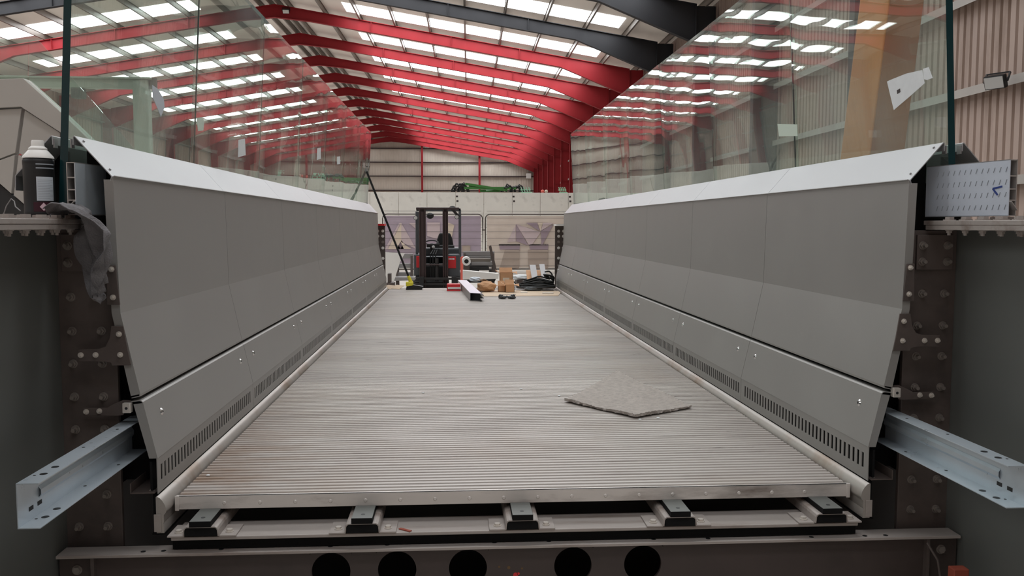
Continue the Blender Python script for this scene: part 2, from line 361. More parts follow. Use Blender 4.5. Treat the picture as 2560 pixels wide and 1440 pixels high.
# portal frames
def half_frame(sgn):
    X = lambda d: XRIDGE+sgn*d*(1 if sgn > 0 else KL)
    top = lambda d: zs(X(d))-.245
    bot = lambda d: top(d)-(.5 if d < 13.2 else .5+(d-13.2)*.24)-max(0, .10*(1-d/1.6))
    ds = [0, .8, 1.6, 4, 8, 12, 13.2, 14.6, 16.5]
    mb = MB()
    for a, b in zip(ds[:-1], ds[1:]):
        mb.prism([(X(a), top(a)), (X(b), top(b)), (X(b), bot(b)), (X(a), bot(a))], 'y', -.012, .012)
        for f, t in ((top, -.022), (bot, .022)): mb.prism([(X(a), f(a)), (X(b), f(b)), (X(b), f(b)+t), (X(a), f(a)+t)], 'y', -.11, .11)
    for d in (4.4, 8.1, 11.3): mb.box(X(d)-.01, X(d)+.01, -.1, .1, bot(d), top(d))
    cm = MB(); xo, xi = X(17.15), X(16.5)
    cm.box(xo, xi, -.012, .012, 0, top(16.8)); cm.box(xo, xo-sgn*.022, -.12, .12, 0, top(17)); cm.box(xi, xi-sgn*.022, -.12, .12, 0, top(16.6))
    for z in (2.6, 5.2, bot(16.5)): cm.box(xo, xi, -.11, .11, z, z+.02)
    cm.box(xo+sgn*.05, xi-sgn*.08, -.2, .2, 0, .03)
    return mb, cm
proto = {}
names = []
ys = [41+6*i for i in range(-9, 10)]+[YB1-.75]
nf = len(ys)
for i, y in enumerate(ys):
    key = 'black' if y <= 35.5 else 'red'
    k = nf-1-i
    lab = (f'red steel portal roof frame, {ORD[k]} counting from the far end wall' if key == 'red' else
           f'black steel portal roof frame, {ORD[7-i]} before the nearest red frame')
    if key not in proto:
        t = thing('portal_frame', lab, 'roof frame', (0, y, 0), 'steel portal frames of the hall', B=True)
        for sgn in (-1, 1):
            rm, cm = half_frame(sgn); mm = M['red'] if key == 'red' else M['blk_steel']
            for m_ in (rm, cm): m_.v = [(v[0], v[1]+y, v[2]) for v in m_.v]
            rm.build('rafter', mm, t); cm.build('column', mm, t)
        proto[key] = t
    else:
        t = copy_tree(proto[key]); t.location = rotB((0, y, 0)); t['label'] = lab
# lamps of the hall
def flood(p, face, label, B=True, cat='floodlight'):
    t = thing('floodlight', label, cat, p, 'hall floodlights', B=B); p = Vector(p); f = Vector(face).normalized()
    s_ = f.cross(Vector((0, 0, 1))).normalized(); u = s_.cross(f)
    h = MB(); h.bar(p-f*.05, p+f*.05, .30, .20, up=u); h.build('housing', M['black'], t, bevel=.01)
    g = MB(); g.bar(p+f*.05, p+f*.058, .27, .17, up=u); g.build('lens', M['lens'], t)
    b = MB(); b.bar(p-s_*.17, p-s_*.17-f*.12+u*.1, .02, .03); b.bar(p+s_*.17, p+s_*.17-f*.12+u*.1, .02, .03); b.bar(p-s_*.17-f*.12+u*.1, p+s_*.17-f*.12+u*.1, .03, .02); b.build('bracket', M['black'], t)
flood((7.92, 12.75, 3.83), (-.8, -.5, -.35), 'black floodlight on the rail of the tan right wall')
flood((-8.35, 40.75, 11.42), (0, -.75, -.6), 'floodlight hung on the ridge of the nearest red roof frame')
w = unB(atY(1322, 440, 101)); tag(MB().box(w.x-.28, w.x+.28, YB1-.66, YB1-.24, w.z-.3, w.z+.3).build('wall_box', M['white'], B=True, bevel=.03, org=(w.x, YB1-.45, w.z)), 'small white box on the far end wall near the corner', 'box')
# ------------------------------------------------------------------ concrete wall, fence
YW = 34.2
edges = [-16.2+1.12*i for i in range(22)]
nx = len(edges)-1
for i in range(nx):
    xa, xb = edges[i]+.006, edges[i+1]-.006; c = (xa+xb)/2
    b = MB(); b.prism([(YW, 0), (YW+.5, 0), (YW+.5, .2), (YW+.16, .3), (YW+.14, 2.93), (YW, 2.93)], 'x', xa, xb)
    o = b.build('precast_concrete_unit', M['conc'], B=True, org=(c, YW, 0), bevel=.012)
    k = nx-1-i
    tag(o, f'pale precast concrete wall panel, {ORD[k] if k < 20 else "last"} counted from the right end of the row', 'wall panel', 'precast concrete panels of the bay wall')
    if i in (14, 16, 18):
        for zz, xx in ((2.78, xa+.05), (2.6, xa+.07)): MB().box(xx-.04, xx+.04, YW-.004, YW+.03, zz-.04, zz+.03).build('lifting_socket', M['dkink'], o)
def fence(x0, x1, Y, bm, label, motif):
    t = thing('site_fence', label, 'fence', ((x0+x1)/2, Y, 0), 'site fence panels')
    z0, z1, r = .12, 2.03, .02; pts = []
    k = .16
    pts = [(x0, Y, z0), (x0, Y, z1-k)]+[(x0+k-k*math.cos(a), Y, z1-k+k*math.sin(a)) for a in (R(22), R(45), R(68))]+[(x0+k, Y, z1), (x1-k, Y, z1)]
    pts += [(x1-k+k*math.sin(a), Y, z1-k+k*math.cos(a)) for a in (R(22), R(45), R(68))]+[(x1, Y, z1-k), (x1, Y, z0), (x0, Y, z0)]
    MB().tube(pts, r).build('frame', M['tube'], t, smooth=True)
    w = MB()
    for zz in [z0+.02+.237*j for j in range(9)]: w.cyl((x0, Y, zz), (x1, Y, zz), .004, n=5); w.cyl((x0+.05, Y-.074, zz+.1), (x1-.05, Y-.074, zz+.1), .005, n=5)  # front set added as shadow lines of the wires on the banner
    w.build('wire_and_shade_lines', M['tube'], t)
    for xx in (x0+.25, x1-.25):
        MB().box(xx-.12, xx+.12, Y-.35, Y+.35, 0, .13).build('foot', M['dark'], t, bevel=.02)
    nx_, nz = 24, 12; g = MB(); vs = []
    for j in range(nz+1):
        for i in range(nx_+1):
            u, q = i/nx_, j/nz
            vs.append((x0+.06+(x1-x0-.12)*u, Y-.03-.012*math.sin(9*u+3*q)*math.sin(7*q+2*u)-.01*(math.sin(23*u-9*q)), z0+.05+(z1-z0-.11)*q))
    g.add(vs, [(j*(nx_+1)+i, j*(nx_+1)+i+1, (j+1)*(nx_+1)+i+1, (j+1)*(nx_+1)+i) for j in range(nz) for i in range(nx_)])
    bo = g.build('banner', bm, t, smooth=True)
    for mi, poly in motif:
        pp = [atY(u, v, Y-.064) for u, v in poly]; MB().add([(p.x, p.y, p.z) for p in pp]+[(p.x, p.y+.012, p.z) for p in pp], [tuple(range(len(pp))), tuple(range(2*len(pp)-1, len(pp)-1, -1))]+[(i, i+len(pp), (i+1)%len(pp)+len(pp), (i+1)%len(pp)) for i in range(len(pp))]).build('print_shade_shape', M[mi], bo)
YF = 30.0
fence(atY(1213.5, 600, YF).x, atY(1213.5, 600, YF).x+3.45, YF, M['ban'], 'fence panel with a cream banner right of the forklift',
      [('ban3', [(1290, 560), (1321, 614), (1290, 603)]), ('ban2', [(1290, 560), (1341, 577), (1352, 580), (1330, 612), (1322, 612)]), ('ban3', [(1314, 557), (1343, 557), (1349, 577)]),
       ('ban4', [(1344, 557), (1357, 557), (1351, 578)]), ('ban2', [(1358, 557), (1384, 557), (1352, 577)]), ('ban3', [(1352, 578), (1384, 560), (1354, 616)]), ('ban2', [(1289, 562), (1289, 604), (1268, 605)]),
       ('ban5', [(1262, 625), (1298, 625), (1298, 672), (1250, 668)]), ('ban5', [(1320, 625), (1370, 625), (1370, 672), (1322, 672)]),  # these rectangles and the slots below are banner shadows put in as colour
       ('ban3', [(1247, 611), (1300, 611), (1299, 624), (1250, 624)]), ('dkink', [(1247, 611), (1300, 611), (1300, 614), (1247, 614)]),
       ('ban3', [(1322, 611), (1371, 611), (1370, 624), (1326, 624)]), ('dkink', [(1322, 611), (1371, 611), (1371, 613), (1322, 613)])])
fence(atY(1206.5, 600, YF).x-3.45, atY(1206.5, 600, YF).x, YF-.01, M['banp'], 'fence panel with a mauve banner behind the forklift',
      [('ban2', [(998, 557), (1003, 557), (970, 623), (962, 623)]), ('ban4', [(1003, 557), (1003, 600), (1012, 612), (1028, 622), (968, 623)]), ('ban2', [(1003, 557), (1040, 622), (1003, 605)]),
       ('ban3', [(1001, 603), (1010, 623), (992, 623)]), ('ban2', [(1022, 557), (1042, 557), (1042, 574)]), ('ban2', [(1068, 556), (1100, 556), (1100, 600), (1068, 590)]), ('ban4', [(1118, 556), (1136, 562), (1128, 600), (1120, 600)]),
       ('ban5', [(1155, 614), (1176, 614), (1176, 630), (1155, 630)])])
mb = MB(); p = atY(1210, 575, YF); mb.box(p.x-.07, p.x+.07, YF-.02, YF+.03, p.z-.02, p.z+.02)
tag(mb.build('fence_clip', M['tube'], org=p), 'steel coupler joining the two fence panels', 'fence clip')
# things lying on top of the concrete wall
def onwall(u, v): return unB(atY(u, v, YW+.1))
zt = 2.93
for k, (u0, u1, za, zb_, rr) in enumerate(((1163, 1262, .30, .06, .045), (1160, 1290, .13, .13, .05), (1172, 1268, .24, .05, .035), (1215, 1262, .06, .19, .03), (1200, 1250, .03, .03, .045))):
    a, b2 = onwall(u0, 470), onwall(u1, 470)
    m_ = MB().bar((a.x, YW+.02+.03*k, zt+za+rr), (b2.x, YW+.02+.03*k, zt+zb_+rr), .05, rr*2)
    o = m_.build('green_steel_bar', M['green'] if k != 3 else M['mint'], B=True, org=((a.x+b2.x)/2, YW+.05, zt))
    tag(o, ['long green steel bar sloping down to the right on the concrete wall top', 'green steel bar lying nearly level along the concrete wall top', 'dark green bar crossing the heap on the concrete wall', 'thin mint bar rising to the right in the heap on the concrete wall', 'thick short green bar at the bottom of the heap on the concrete wall'][k], 'steel bar', 'green bars on the concrete wall')
for (u0, u1, v0, v1, lab, mm) in ((1139, 1162, 458, 480, 'dark bundled straps at the left end of the green bars', 'dark'), (1258, 1302, 462, 480, 'dark bundled straps at the right end of the green bars', 'black')):
    a, b2 = onwall(u0, v1), onwall(u1, v0); m_ = MB(); rnd = random.Random(u0)
    for j in range(9):
        c0 = Vector((a.x+(b2.x-a.x)*rnd.random(), YW+.02+.12*rnd.random(), zt+.03)); pts = []
        for q in range(9):
            an = q/8*math.pi; pts.append((c0.x+(rnd.random()*.06+.16)*math.cos(an)*(1 if j % 2 else -1), c0.y, zt+.03+math.sin(an)*(b2.z-zt)*(.5+.5*rnd.random())))
        m_.tube(pts, .028, 6)
    tag(m_.build('strap_bundle', M[mm], smooth=True, B=True, org=((a.x+b2.x)/2, YW+.08, zt)), lab, 'strap bundle')
for (u0, u1, lab) in ((1304, 1330, 'pale green slatted crate on the wall beside the straps'), (1399, 1418, 'pale green slatted crate on the wall nearest the right parapet')):
    a, b2 = onwall(u0, 480), onwall(u1, 480); t = thing('slatted_crate', lab, 'crate', ((a.x+b2.x)/2, YW+.08, zt), 'pale green crates on the wall', B=True)
    for j in range(4):
        x = a.x+(b2.x-a.x)*(j+.3)/4; MB().bar((x, YW+.03, zt), (x-.07, YW+.03, zt+.23), .045, .03).build('slat', M['mint'], t)
    MB().box(a.x-.06, b2.x-.05, YW+.045, YW+.1, zt+.10, zt+.13).build('crossbar', M['mint'], t); MB().box(a.x-.02, b2.x, YW+.045, YW+.1, zt, zt+.03).build('crossbar', M['mint'], t)
for u, lab, mm in ((1356, 'small orange lump on the concrete wall between two crates', 'redl'), (1365, 'small pale lump beside the orange one on the wall', 'ban4')):
    a = onwall(u, 478); tag(MB().ball((a.x, YW+.06, zt+.06), .07, (1, .8, .9)).build('work_glove', M[mm], smooth=True, B=True, org=(a.x, YW+.06, zt)), lab, 'glove')
# ------------------------------------------------------------------ forklift
FY = 21.0
t = thing('forklift', 'red and charcoal counterbalance forklift parked beyond the deck end', 'forklift', (atY(1095, 700, FY).x, FY+.8, 0))
def fb(u0, u1, v0, v1, ya, yb, name, m_, bev=.015, z0=None, par=None):
    a, b2 = atY(u0, v1, ya), atY(u1, v0, ya); return MB().box(a.x, b2.x, ya, yb, a.z if z0 is None else z0, b2.z).build(name, M[m_], par or t, bevel=bev)
for u0, u1 in ((1048.5, 1064), (1107, 1120)):
    a, b2 = atY(u0, 696, FY), atY(u1, 519, FY); m_ = MB(); w = b2.x-a.x
    m_.box(a.x, b2.x, FY+.06, FY+.16, .12, b2.z); m_.box(a.x, a.x+.035, FY, FY+.06, .12, b2.z); m_.box(b2.x-.035, b2.x, FY, FY+.06, .12, b2.z)
    m_.build('mast_rail', M['mast'], t, bevel=.008)
    i = MB().box(a.x+.045, b2.x-.045, FY+.01, FY+.05, .15, b2.z-.1); i.build('inner_mast_rail', M['mast'], t)
fb(1040, 1148, 518.5, 524, FY+.02, FY+.14, 'mast_crossbar', 'mast'); fb(1050, 1120, 660, 664, FY+.02, FY+.12, 'mast_crossbar', 'mast')
for u0, u1, v0 in ((1037, 1043, 530), (1146.5, 1153.5, 526)):
    a, b2 = atY(u0, 690, FY), atY(u1, v0, FY)
    MB().bar(((a.x+b2.x)/2, FY+.45, .55), ((a.x+b2.x)/2, FY+.55, b2.z+.02), .065, .08, up=(0, 1, 0)).build('guard_pillar', M['body'], t, bevel=.012)
    MB().bar(((a.x+b2.x)/2, FY+1.75, .7), ((a.x+b2.x)/2, FY+1.55, b2.z+.02), .05, .07, up=(0, 1, 0)).build('guard_pillar', M['body'], t, bevel=.012)
g = MB(); a, b2 = atY(1038, 526, FY), atY(1152, 520, FY)
for x in (a.x, b2.x-.06): g.box(x, x+.06, FY+.5, FY+1.65, a.z, b2.z)
for y in (FY+.5, FY+.75, FY+1.0, FY+1.3, FY+1.6): g.box(a.x, b2.x, y, y+.04, a.z, b2.z)
g.build('overhead_guard', M['body'], t, bevel=.01)
for u, v in ((1037.5, 544.5), (1142, 542)):
    p = atY(u, v, FY); l_ = MB(); l_.cyl((p.x, FY+.32, p.z), (p.x, FY+.42, p.z), .055); lo = l_.build('work_light', M['black'], t, smooth=True)
    MB().cyl((p.x, FY+.312, p.z), (p.x, FY+.32, p.z), .045).build('light_lens', M['lens'], lo)
p = atY(1074, 539, FY); MB().ball((p.x, FY+.4, p.z), .085, (1.1, .8, .9)).build('rear_view_mirror', M['black'], t, smooth=True)
p = atY(1131, 521, FY); m_ = MB().ball((p.x, FY+.3, p.z+.02), .05, (1.6, 1, .9)); m_.bar((p.x-.02, FY+.3, p.z), (p.x+.16, FY+.4, p.z-.2), .05, .05); m_.build('lamp_arm', M['dark'], t, smooth=True)
fb(1034.5, 1050, 636, 690, FY+.3, FY+1.9, 'body_side', 'body', .03); fb(1120, 1150, 636, 692, FY+.3, FY+1.9, 'body_side', 'body', .03)
fb(1041, 1049.5, 640, 669, FY+.285, FY+.31, 'red_panel', 'redp', .01); fb(1120, 1140, 641, 671, FY+.285, FY+.31, 'red_panel', 'redp', .01)
lg = MB(); 
for j, (u0, u1) in enumerate(((1121.5, 1123), (1124, 1126), (1127, 1129), (1130, 1132), (1133, 1136))):
    a, b2 = atY(u0, 650.5, FY), atY(u1, 646.5, FY); lg.box(a.x, b2.x, FY+.279, FY+.286, a.z, b2.z)
lg.build('lettering', M['paper'], t)
fb(1050, 1120, 664, 694, FY+.5, FY+1.9, 'chassis', 'rubber', .02); fb(1060, 1150, 620, 640, FY+.9, FY+1.9, 'battery_cover', 'body', .04)
s_ = MB(); a, b2 = atY(1088, 626, FY), atY(1132, 584, FY); cx = (a.x+b2.x)/2
s_.prism([(cx-.24, a.z), (cx+.24, a.z), (cx+.2, a.z+.25), (cx+.14, b2.z), (cx-.14, b2.z), (cx-.2, a.z+.25)], 'y', FY+1.45, FY+1.58); so = s_.build('seat_back', M['rubber'], t, bevel=.04, seg=3)
MB().box(cx-.25, cx+.25, FY+1.0, FY+1.5, a.z-.02, a.z+.1).build('seat_cushion', M['rubber'], t, bevel=.03)
p = atY(1077, 608, FY); MB().tube([(p.x+.16*math.cos(q/20*6.2832), FY+.8+.11*math.sin(q/20*6.2832), p.z+.05*math.sin(q/20*6.2832)) for q in range(21)], .016).build('steering_wheel', M['black'], t, smooth=True)
m_ = MB().bar((p.x, FY+.8, p.z-.3), (p.x, FY+.8, p.z-.02), .08, .08); m_.box(p.x-.12, p.x+.2, FY+.6, FY+.9, p.z-.12, p.z-.03); m_.build('dashboard', M['black'], t, bevel=.01)
p = atY(1082, 619, FY); MB().ball((p.x, FY+.55, p.z), .04).build('lever_knob', M['lens'], t, smooth=True)
m_ = MB()
for dx in (-.05, 0, .05): m_.tube([(p.x+dx, FY+.1, .35), (p.x+dx*1.4, FY+.1, .7), (p.x+dx*1.2, FY+.12, .95), (p.x+dx+.05, FY+.3, 1.05)], .016)
m_.build('mast_hose', M['rubber'], t, smooth=True)
m_ = MB(); a = atY(1092, 694, FY); m_.cyl((a.x, FY+.09, .12), (a.x, FY+.09, .85), .045, n=12); m_.build('lift_cylinder', M['dark'], t, smooth=True)
fb(1036, 1149, 694, 700, FY-.1, FY-.03, 'carriage_bar', 'dark', .008); fb(1036, 1149, 708, 713, FY-.1, FY-.03, 'carriage_bar', 'dark', .008)
for u0, u1 in ((1049, 1060), (1129, 1141)):
    a, b2 = atY(u0, 700, FY), atY(u1, 691, FY); m_ = MB().box(a.x, b2.x, FY-.15, FY-.1, .03, b2.z); m_.box(a.x, b2.x, FY-1.1, FY-.1, .03, .07); m_.build('fork', M['black'], t, bevel=.006)
fb(1035, 1122, 703, 724, FY+.02, FY+.7, 'front_axle', 'rubber', .03)
for u in (1042, 1146):
    p = atY(u, 700, FY); w_ = MB().cyl((p.x-.09, FY+.5, .24), (p.x+.09, FY+.5, .24), .24, n=28); wo = w_.build('wheel', M['rubber'], t, smooth=True); MB().cyl((p.x-.1, FY+.5, .24), (p.x+.1, FY+.5, .24), .12, n=20).build('hub', M['grey'], wo, smooth=True)
    w_ = MB().cyl((p.x*.9-.05, FY+1.65, .2), (p.x*.9+.05, FY+1.65, .2), .2, n=24); w_.build('wheel', M['rubber'], t, smooth=True)
fb(1045, 1142, 640, 700, FY+1.9, FY+2.3, 'counterweight', 'body', .06, z0=.3)
# ------------------------------------------------------------------ clutter between deck end and forklift (stands on the hall floor)
def poly_at(pts, Y, d, name, mm, label, cat, group=None, bevel=.004):
    pp = [atY(u, v, Y) for u, v in pts]; c = sum((Vector(p) for p in pp), Vector())/len(pp)
    m_ = MB().prism([(p.x, p.z) for p in pp], 'y', Y, Y+d); return tag(m_.build(name, M[mm], bevel=bevel, org=(c.x, Y, min(p.z for p in pp))), label, cat, group)
def frame_stand(u0, u1, vs_, Y, label, mm='grey'):
    a = atY(u0, vs_[0], Y); b2 = atY(u1, vs_[0], Y); t = thing('steel_trestle', label, 'trestle', ((a.x+b2.x)/2, Y, 0), 'steel trestles behind the deck')
    for v in vs_:
        z = atY(u0, v, Y).z; MB().box(a.x, b2.x, Y-.04, Y+.04, z-.05, z+.05).build('crossbar', M[mm], t, bevel=.006)
    for x in (a.x+.03, b2.x-.03):
        for y in (Y-.3, Y+.3): MB().bar((x, y, 0), (x, Y+(.06 if y > Y else -.06), a.z), .05, .05, up=(0, 1, 0)).build('leg', M['steel'], t)
frame_stand(990, 1033, (640, 664, 686), 19.0, 'grey steel trestle left of the forklift')
frame_stand(1158, 1236, (634, 646, 662), 18.0, 'grey steel trestle stacked with profiles right of the forklift')
z18 = atY(1200, 655, 17.7).z
for k, (u0, u1, v, mm, lab) in enumerate(((1165, 1226, 650, 'purlin', 'dark steel profile lying on the trestle right of the forklift'), (1178, 1232, 658, 'grey', 'short grey profile on the trestle below the dark one'), (1172, 1222, 671, 'dark', 'lowest dark profile on the trestle right of the forklift'))):
    a, b2 = atY(u0, v, 17.75), atY(u1, v, 17.75); m_ = MB(); m_.box(a.x, b2.x, 17.62, 17.9, a.z-.035, a.z+.035)
    tag(m_.build('steel_profile', M[mm], bevel=.008, org=((a.x+b2.x)/2, 17.75, a.z-.035)), lab, 'steel profile', 'profiles on the trestle')
for u, w_, lab in ((1161, .17, 'white roll with a dark core standing out from the profiles'),):
    p = atY(1166, 653, 17.3); t = thing('film_roll', lab, 'roll', p)
    ring = MB(); n = 24
    vs = []
    for y in (17.2, 17.75):
        for r in (.085, .045): vs += [(p.x+r*math.cos(6.2832*i/n), y, p.z+r*math.sin(6.2832*i/n)) for i in range(n)]
    fs = []
    for i in range(n):
        j = (i+1) % n; fs += [(i, j, n+j, n+i), (2*n+i, 3*n+i, 3*n+j, 2*n+j), (i, 2*n+i, 2*n+j, j), (n+i, n+j, 3*n+j, 3*n+i)]
    ring.add(vs, fs).build('film', M['white'], t, smooth=True); MB().cyl((p.x, 17.24, p.z), (p.x, 17.74, p.z), .046, n=18).build('core', M['black'], t)
    q = atY(1166, 664, 17.3); MB().box(p.x-.06, p.x+.06, 17.2, 17.75, 0, p.z-.084).build('stand', M['steel'], t, bevel=.004)
poly_at([(1222, 616), (1228, 613), (1243, 680), (1236, 682)], 17.4, .08, 'steel_post', 'steel', 'dark slanting steel post at the right end of the trestle', 'post')
poly_at([(1157, 676), (1247, 684), (1246, 697), (1157, 699)], 16.4, .22, 'white_profile', 'white', 'long white box profile lying behind the cardboard boxes', 'profile')
poly_at([(1161, 699), (1240, 697), (1236, 706), (1161, 707)], 16.6, .4, 'dark_pallet', 'dark', 'dark pallet under the long white profile', 'pallet')
poly_at([(956, 630), (1012, 633), (1000, 655), (985, 702), (985, 764), (972, 764), (956, 700)], 18.2, .02, 'white_sheet', 'white', 'white sheet metal offcut leaning left of the forklift', 'sheet', bevel=0)
poly_at([(987, 693), (1037, 693), (1037, 701), (984, 702)], 18.4, .5, 'steel_plate', 'grey', 'grey steel plate on the floor left of the forklift', 'plate')
poly_at([(1151, 643), (1158, 640), (1158.5, 743), (1151.5, 743)], 19.4, .05, 'barrier_post', 'redl', 'salmon red barrier post beside the forklift', 'post')
for k, (u0, u1, v0, v1, lab) in enumerate(((966, 985, 684, 714, 'small dark block at the left deck end below the white sheet'), )):
    a, b2 = atY(u0, v1, 15.0), atY(u1, v0, 15.0)
    m_ = MB().box(a.x, b2.x, 15, 15.3, 0, a.z+.05); m_.box(a.x+.02, b2.x-.06, 15.02, 15.26, a.z+.05, b2.z); tag(m_.build('timber_block', M['steel'], bevel=.01, org=((a.x+b2.x)/2, 15, 0)), lab, 'block')
# ------------------------------------------------------------------ bridge: deck
HX = 1.25                      # half width of the ribbed deck
YE = 13.35
def deck():
    t = thing('bridge_deck', 'ribbed aluminium bridge deck with grey dusty planks', 'deck', (XC, 3.128, .657))
    prof = []; y = 3.128; k = 0; pit = .0375
    while y+pit < YE:
        if k % 11 == 10: prof += [(y, DZ), (y+.022, DZ), (y+.0245, DZ-.010), (y+.0315, DZ-.010), (y+.034, DZ)]
        else: prof += [(y, DZ), (y+.0175, DZ), (y+.0205, DZ-.0072), (y+.0325, DZ-.0072), (y+.0355, DZ)]
        y += pit; k += 1
    pp = []
    for q in prof:
        if not pp or (abs(q[0]-pp[-1][0]) > 1e-6 or abs(q[1]-pp[-1][1]) > 1e-6): pp.append(q)
    n = len(pp); vs = []
    for x in (XC-HX, XC+HX): vs += [(x, a, b) for a, b in pp]
    mb = MB(); mb.add(vs, [(i, n+i, n+i+1, i+1) for i in range(n-1)])
    mb.box(XC-HX, XC+HX, 3.128, y, .657, DZ-.011)
    mb.build('planks', M['deck'], t)
    tr = MB(); tr.box(XC-HX-.004, XC+HX+.004, 3.117, 3.128, .655, .703); tr.box(XC-HX-.004, XC+HX+.004, 3.117, 3.136, .7005, .703)
    tr.build('edge_trim', M['trim'], t, bevel=.0015)
    for sx in (-1, 1): MB().box(XC+sx*(HX+.004), XC+sx*(HX-.010), 3.112, 3.118, .652, .706).build('corner_cap', M['trim'], t, bevel=.001)
    r0 = MB().cyl((XC, 3.1172, .676), (XC, 3.1145, .676), .0075, .005, n=14); ro = r0.build('rivet', M['trim'], t, smooth=True); ro.location.x = -1.08
    for i in range(1, 18):
        c = ro.copy(); c.location.x = -1.08+.127*i; C.objects.link(c)
    return t
deck()
# sub frame under the deck end
t = thing('bearing_rail', 'narrow steel rail carrying the five pad brackets under the deck', 'rail', (XC, 3.06, .52))
m_ = MB(); m_.box(XC-1.235, XC+1.235, 3.0, 3.16, .582, .595); m_.build('top_plate', M['beamtop'], t, bevel=.003); MB().box(XC-1.235, XC+1.235, 3.02, 3.05, .545, .582).build('gap_shade_strip', M['void'], t)  # black strip added to darken the gap below the top plate
for dx, lab in ((-1.128, 'leftmost'), (-.571, 'second from the left'), (-.004, 'middle'), (.566, 'fourth from the left'), (1.128, 'rightmost')):
    x = XC+dx; t = thing('pad_bracket', f'hat shaped steel bracket with black pad under the deck, {lab} of five', 'bracket', (x, 3.0, .595), 'deck support brackets')
    zt_ = .636; m_ = MB()
    hat = [(x-.062, .601), (x-.060, zt_-.012), (x-.056, zt_-.004), (x-.048, zt_), (x+.048, zt_), (x+.056, zt_-.004), (x+.060, zt_-.012), (x+.062, .601)]
    m_.strip(hat, -.0045, 'y', 2.985, 3.32); m_.build('hat_channel', M['beamtop'], t, bevel=.0008)
    for sx in (-1, 1):
        f_ = MB().box(x+sx*.060, x+sx*.118, 2.995, 3.11, .595, .601).build('foot_plate', M['beamtop'], t, bevel=.001)
        hexbolt(MB(), (x+sx*.088, 3.03, .601), (0, 0, 1), .0115, .010).build('bolt', M['zinc'], f_)
    m_ = MB().box(x-.037, x+.037, 2.978, 3.30, zt_, .6565); po = m_.build('pad', M['void'], t, bevel=.0015); MB().box(x-.055, x+.055, 2.988, 3.31, .6015, zt_-.0048).build('hat_shade_plug', M['void'], t)  # black plug added so the hat opening looks dark
    MB().box(x-.036, x+.036, 2.98, 3.30, .6565, .6568).build('pad_top', M['web'], po)
    MB().cyl((x, 3.02, .6562), (x, 3.02, .6573), .0075, n=16).build('pad_hole', M['black'], po)
tag(MB().bar((atZ(1000, 1316, .598).x, 3.035, .597), (atZ(1027, 1326, .598).x, 3.005, .597), .012, .003).build('rust_strip', M['rust'], org=(atZ(1010, 1320, .598).x, 3.02, .5955)), 'small red strip lying on the bearing rail by the second bracket', 'strip')
# cross beam with round holes
YCB = 2.985; zf = atY(1275, 1365, YCB).z; xa, xb = XC-1.62, XC+1.62
t = thing('cross_beam', 'dark steel cross beam with five round holes below the deck', 'beam', (XC, YCB, .05))
# flange with bolt holes drawn as short dark plugs set flush in the plate
fl = MB().box(xa, xb, YCB, YCB+.085, zf-.011, zf).build('top_flange', M['beamtop'], t, bevel=.002)
for u, v in ((358, 1379), (409, 1377), (553, 1373), (826, 1366), (968, 1362), (1236, 1356), (1372, 1353), (1634, 1348), (1770, 1346), (2029, 1343), (2164, 1341), (2215, 1339)):
    p = atZ(u, v, zf); y = max(YCB+.02, min(YCB+.065, p.y)); MB().cyl((p.x, y, zf-.005), (p.x, y, zf+.0006), .0088, n=16).build('bolt_hole', M['black'], fl)
hz = zf-.011-.078; hr = .0685; hx = [atY(u, 1440, YCB+.03).x for u in (828, 993, 1170, 1432, 1606)]
mb = MB(); yw = YCB+.028; zb0, zb1 = .06, zf-.011; cur = xa; n = 36
for x in hx:                               # plate cut around each hole
    sq = hr+.006
    mb.box(cur, x-sq, yw, yw+.012, zb0, zb1); cur = x+sq
    mb.box(x-sq, x+sq, yw, yw+.012, zb0, hz-sq); mb.box(x-sq, x+sq, yw, yw+.012, hz+sq, zb1)
    vs = []
    for y in (yw, yw+.012):
        for i in range(n):
            a = 6.28318*i/n; c_, s_ = math.cos(a), math.sin(a); k = sq/max(abs(c_), abs(s_))
            vs += [(x+hr*c_, y, hz+hr*s_), (x+k*c_, y, hz+k*s_)]
    fs = []
    for i in range(n):
        j = (i+1) % n; fs += [(2*i, 2*i+1, 2*j+1, 2*j), (2*n+2*i, 2*n+2*j, 2*n+2*j+1, 2*n+2*i+1), (2*i, 2*j, 2*n+2*j, 2*n+2*i)]
    mb.add(vs, fs)
mb.box(cur, xb, yw, yw+.012, zb0, zb1); wo = mb.build('web', M['beamweb'], t)
for (u, v, rr, mm) in ((1289, 1437, .009, 'redp'), (1296, 1434, .005, 'redp'), (1248, 1417, .004, 'ochre'), (1272, 1419, .006, 'ochre'), (1305, 1421, .004, 'ochre')):
    p = atY(u, v, yw); MB().cyl((p.x, yw-.0006, p.z), (p.x, yw, p.z), rr, n=9).build('paint_mark', M[mm], wo)
MB().box(xa, xb, YCB, YCB+.085, 0, .061).build('bottom_flange', M['steel'], t)
for s_ in (-1, 1): 
    x = XC+s_*1.50; MB().box(x-.006, x+.006, YCB+.005, YCB+.03, .061, zb1).build('stiffener', M['steel'], t)
    x = XC+s_*1.56; hexbolt(MB(), (x, yw, zf-.06), (0, -1, 0), .014, .012).build('bolt', M['bolt'], t)
# dark plate added to block light from the space under the deck
tag(MB().box(XC-1.255, XC+1.255, 3.42, 3.44, 0, .65).box(XC-1.62, XC-1.255, 3.42, 3.44, 0, .585).box(XC+1.255, XC+1.62, 3.42, 3.44, 0, .585).box(XC-1.62, XC-1.32, 3.42, 3.44, .585, .73).box(XC+1.32, XC+1.62, 3.42, 3.44, .585, .73).build('under_deck_blocker', M['dark'], org=(XC, 3.43, 0)), 'dark plate added to block light under the deck', 'plate')
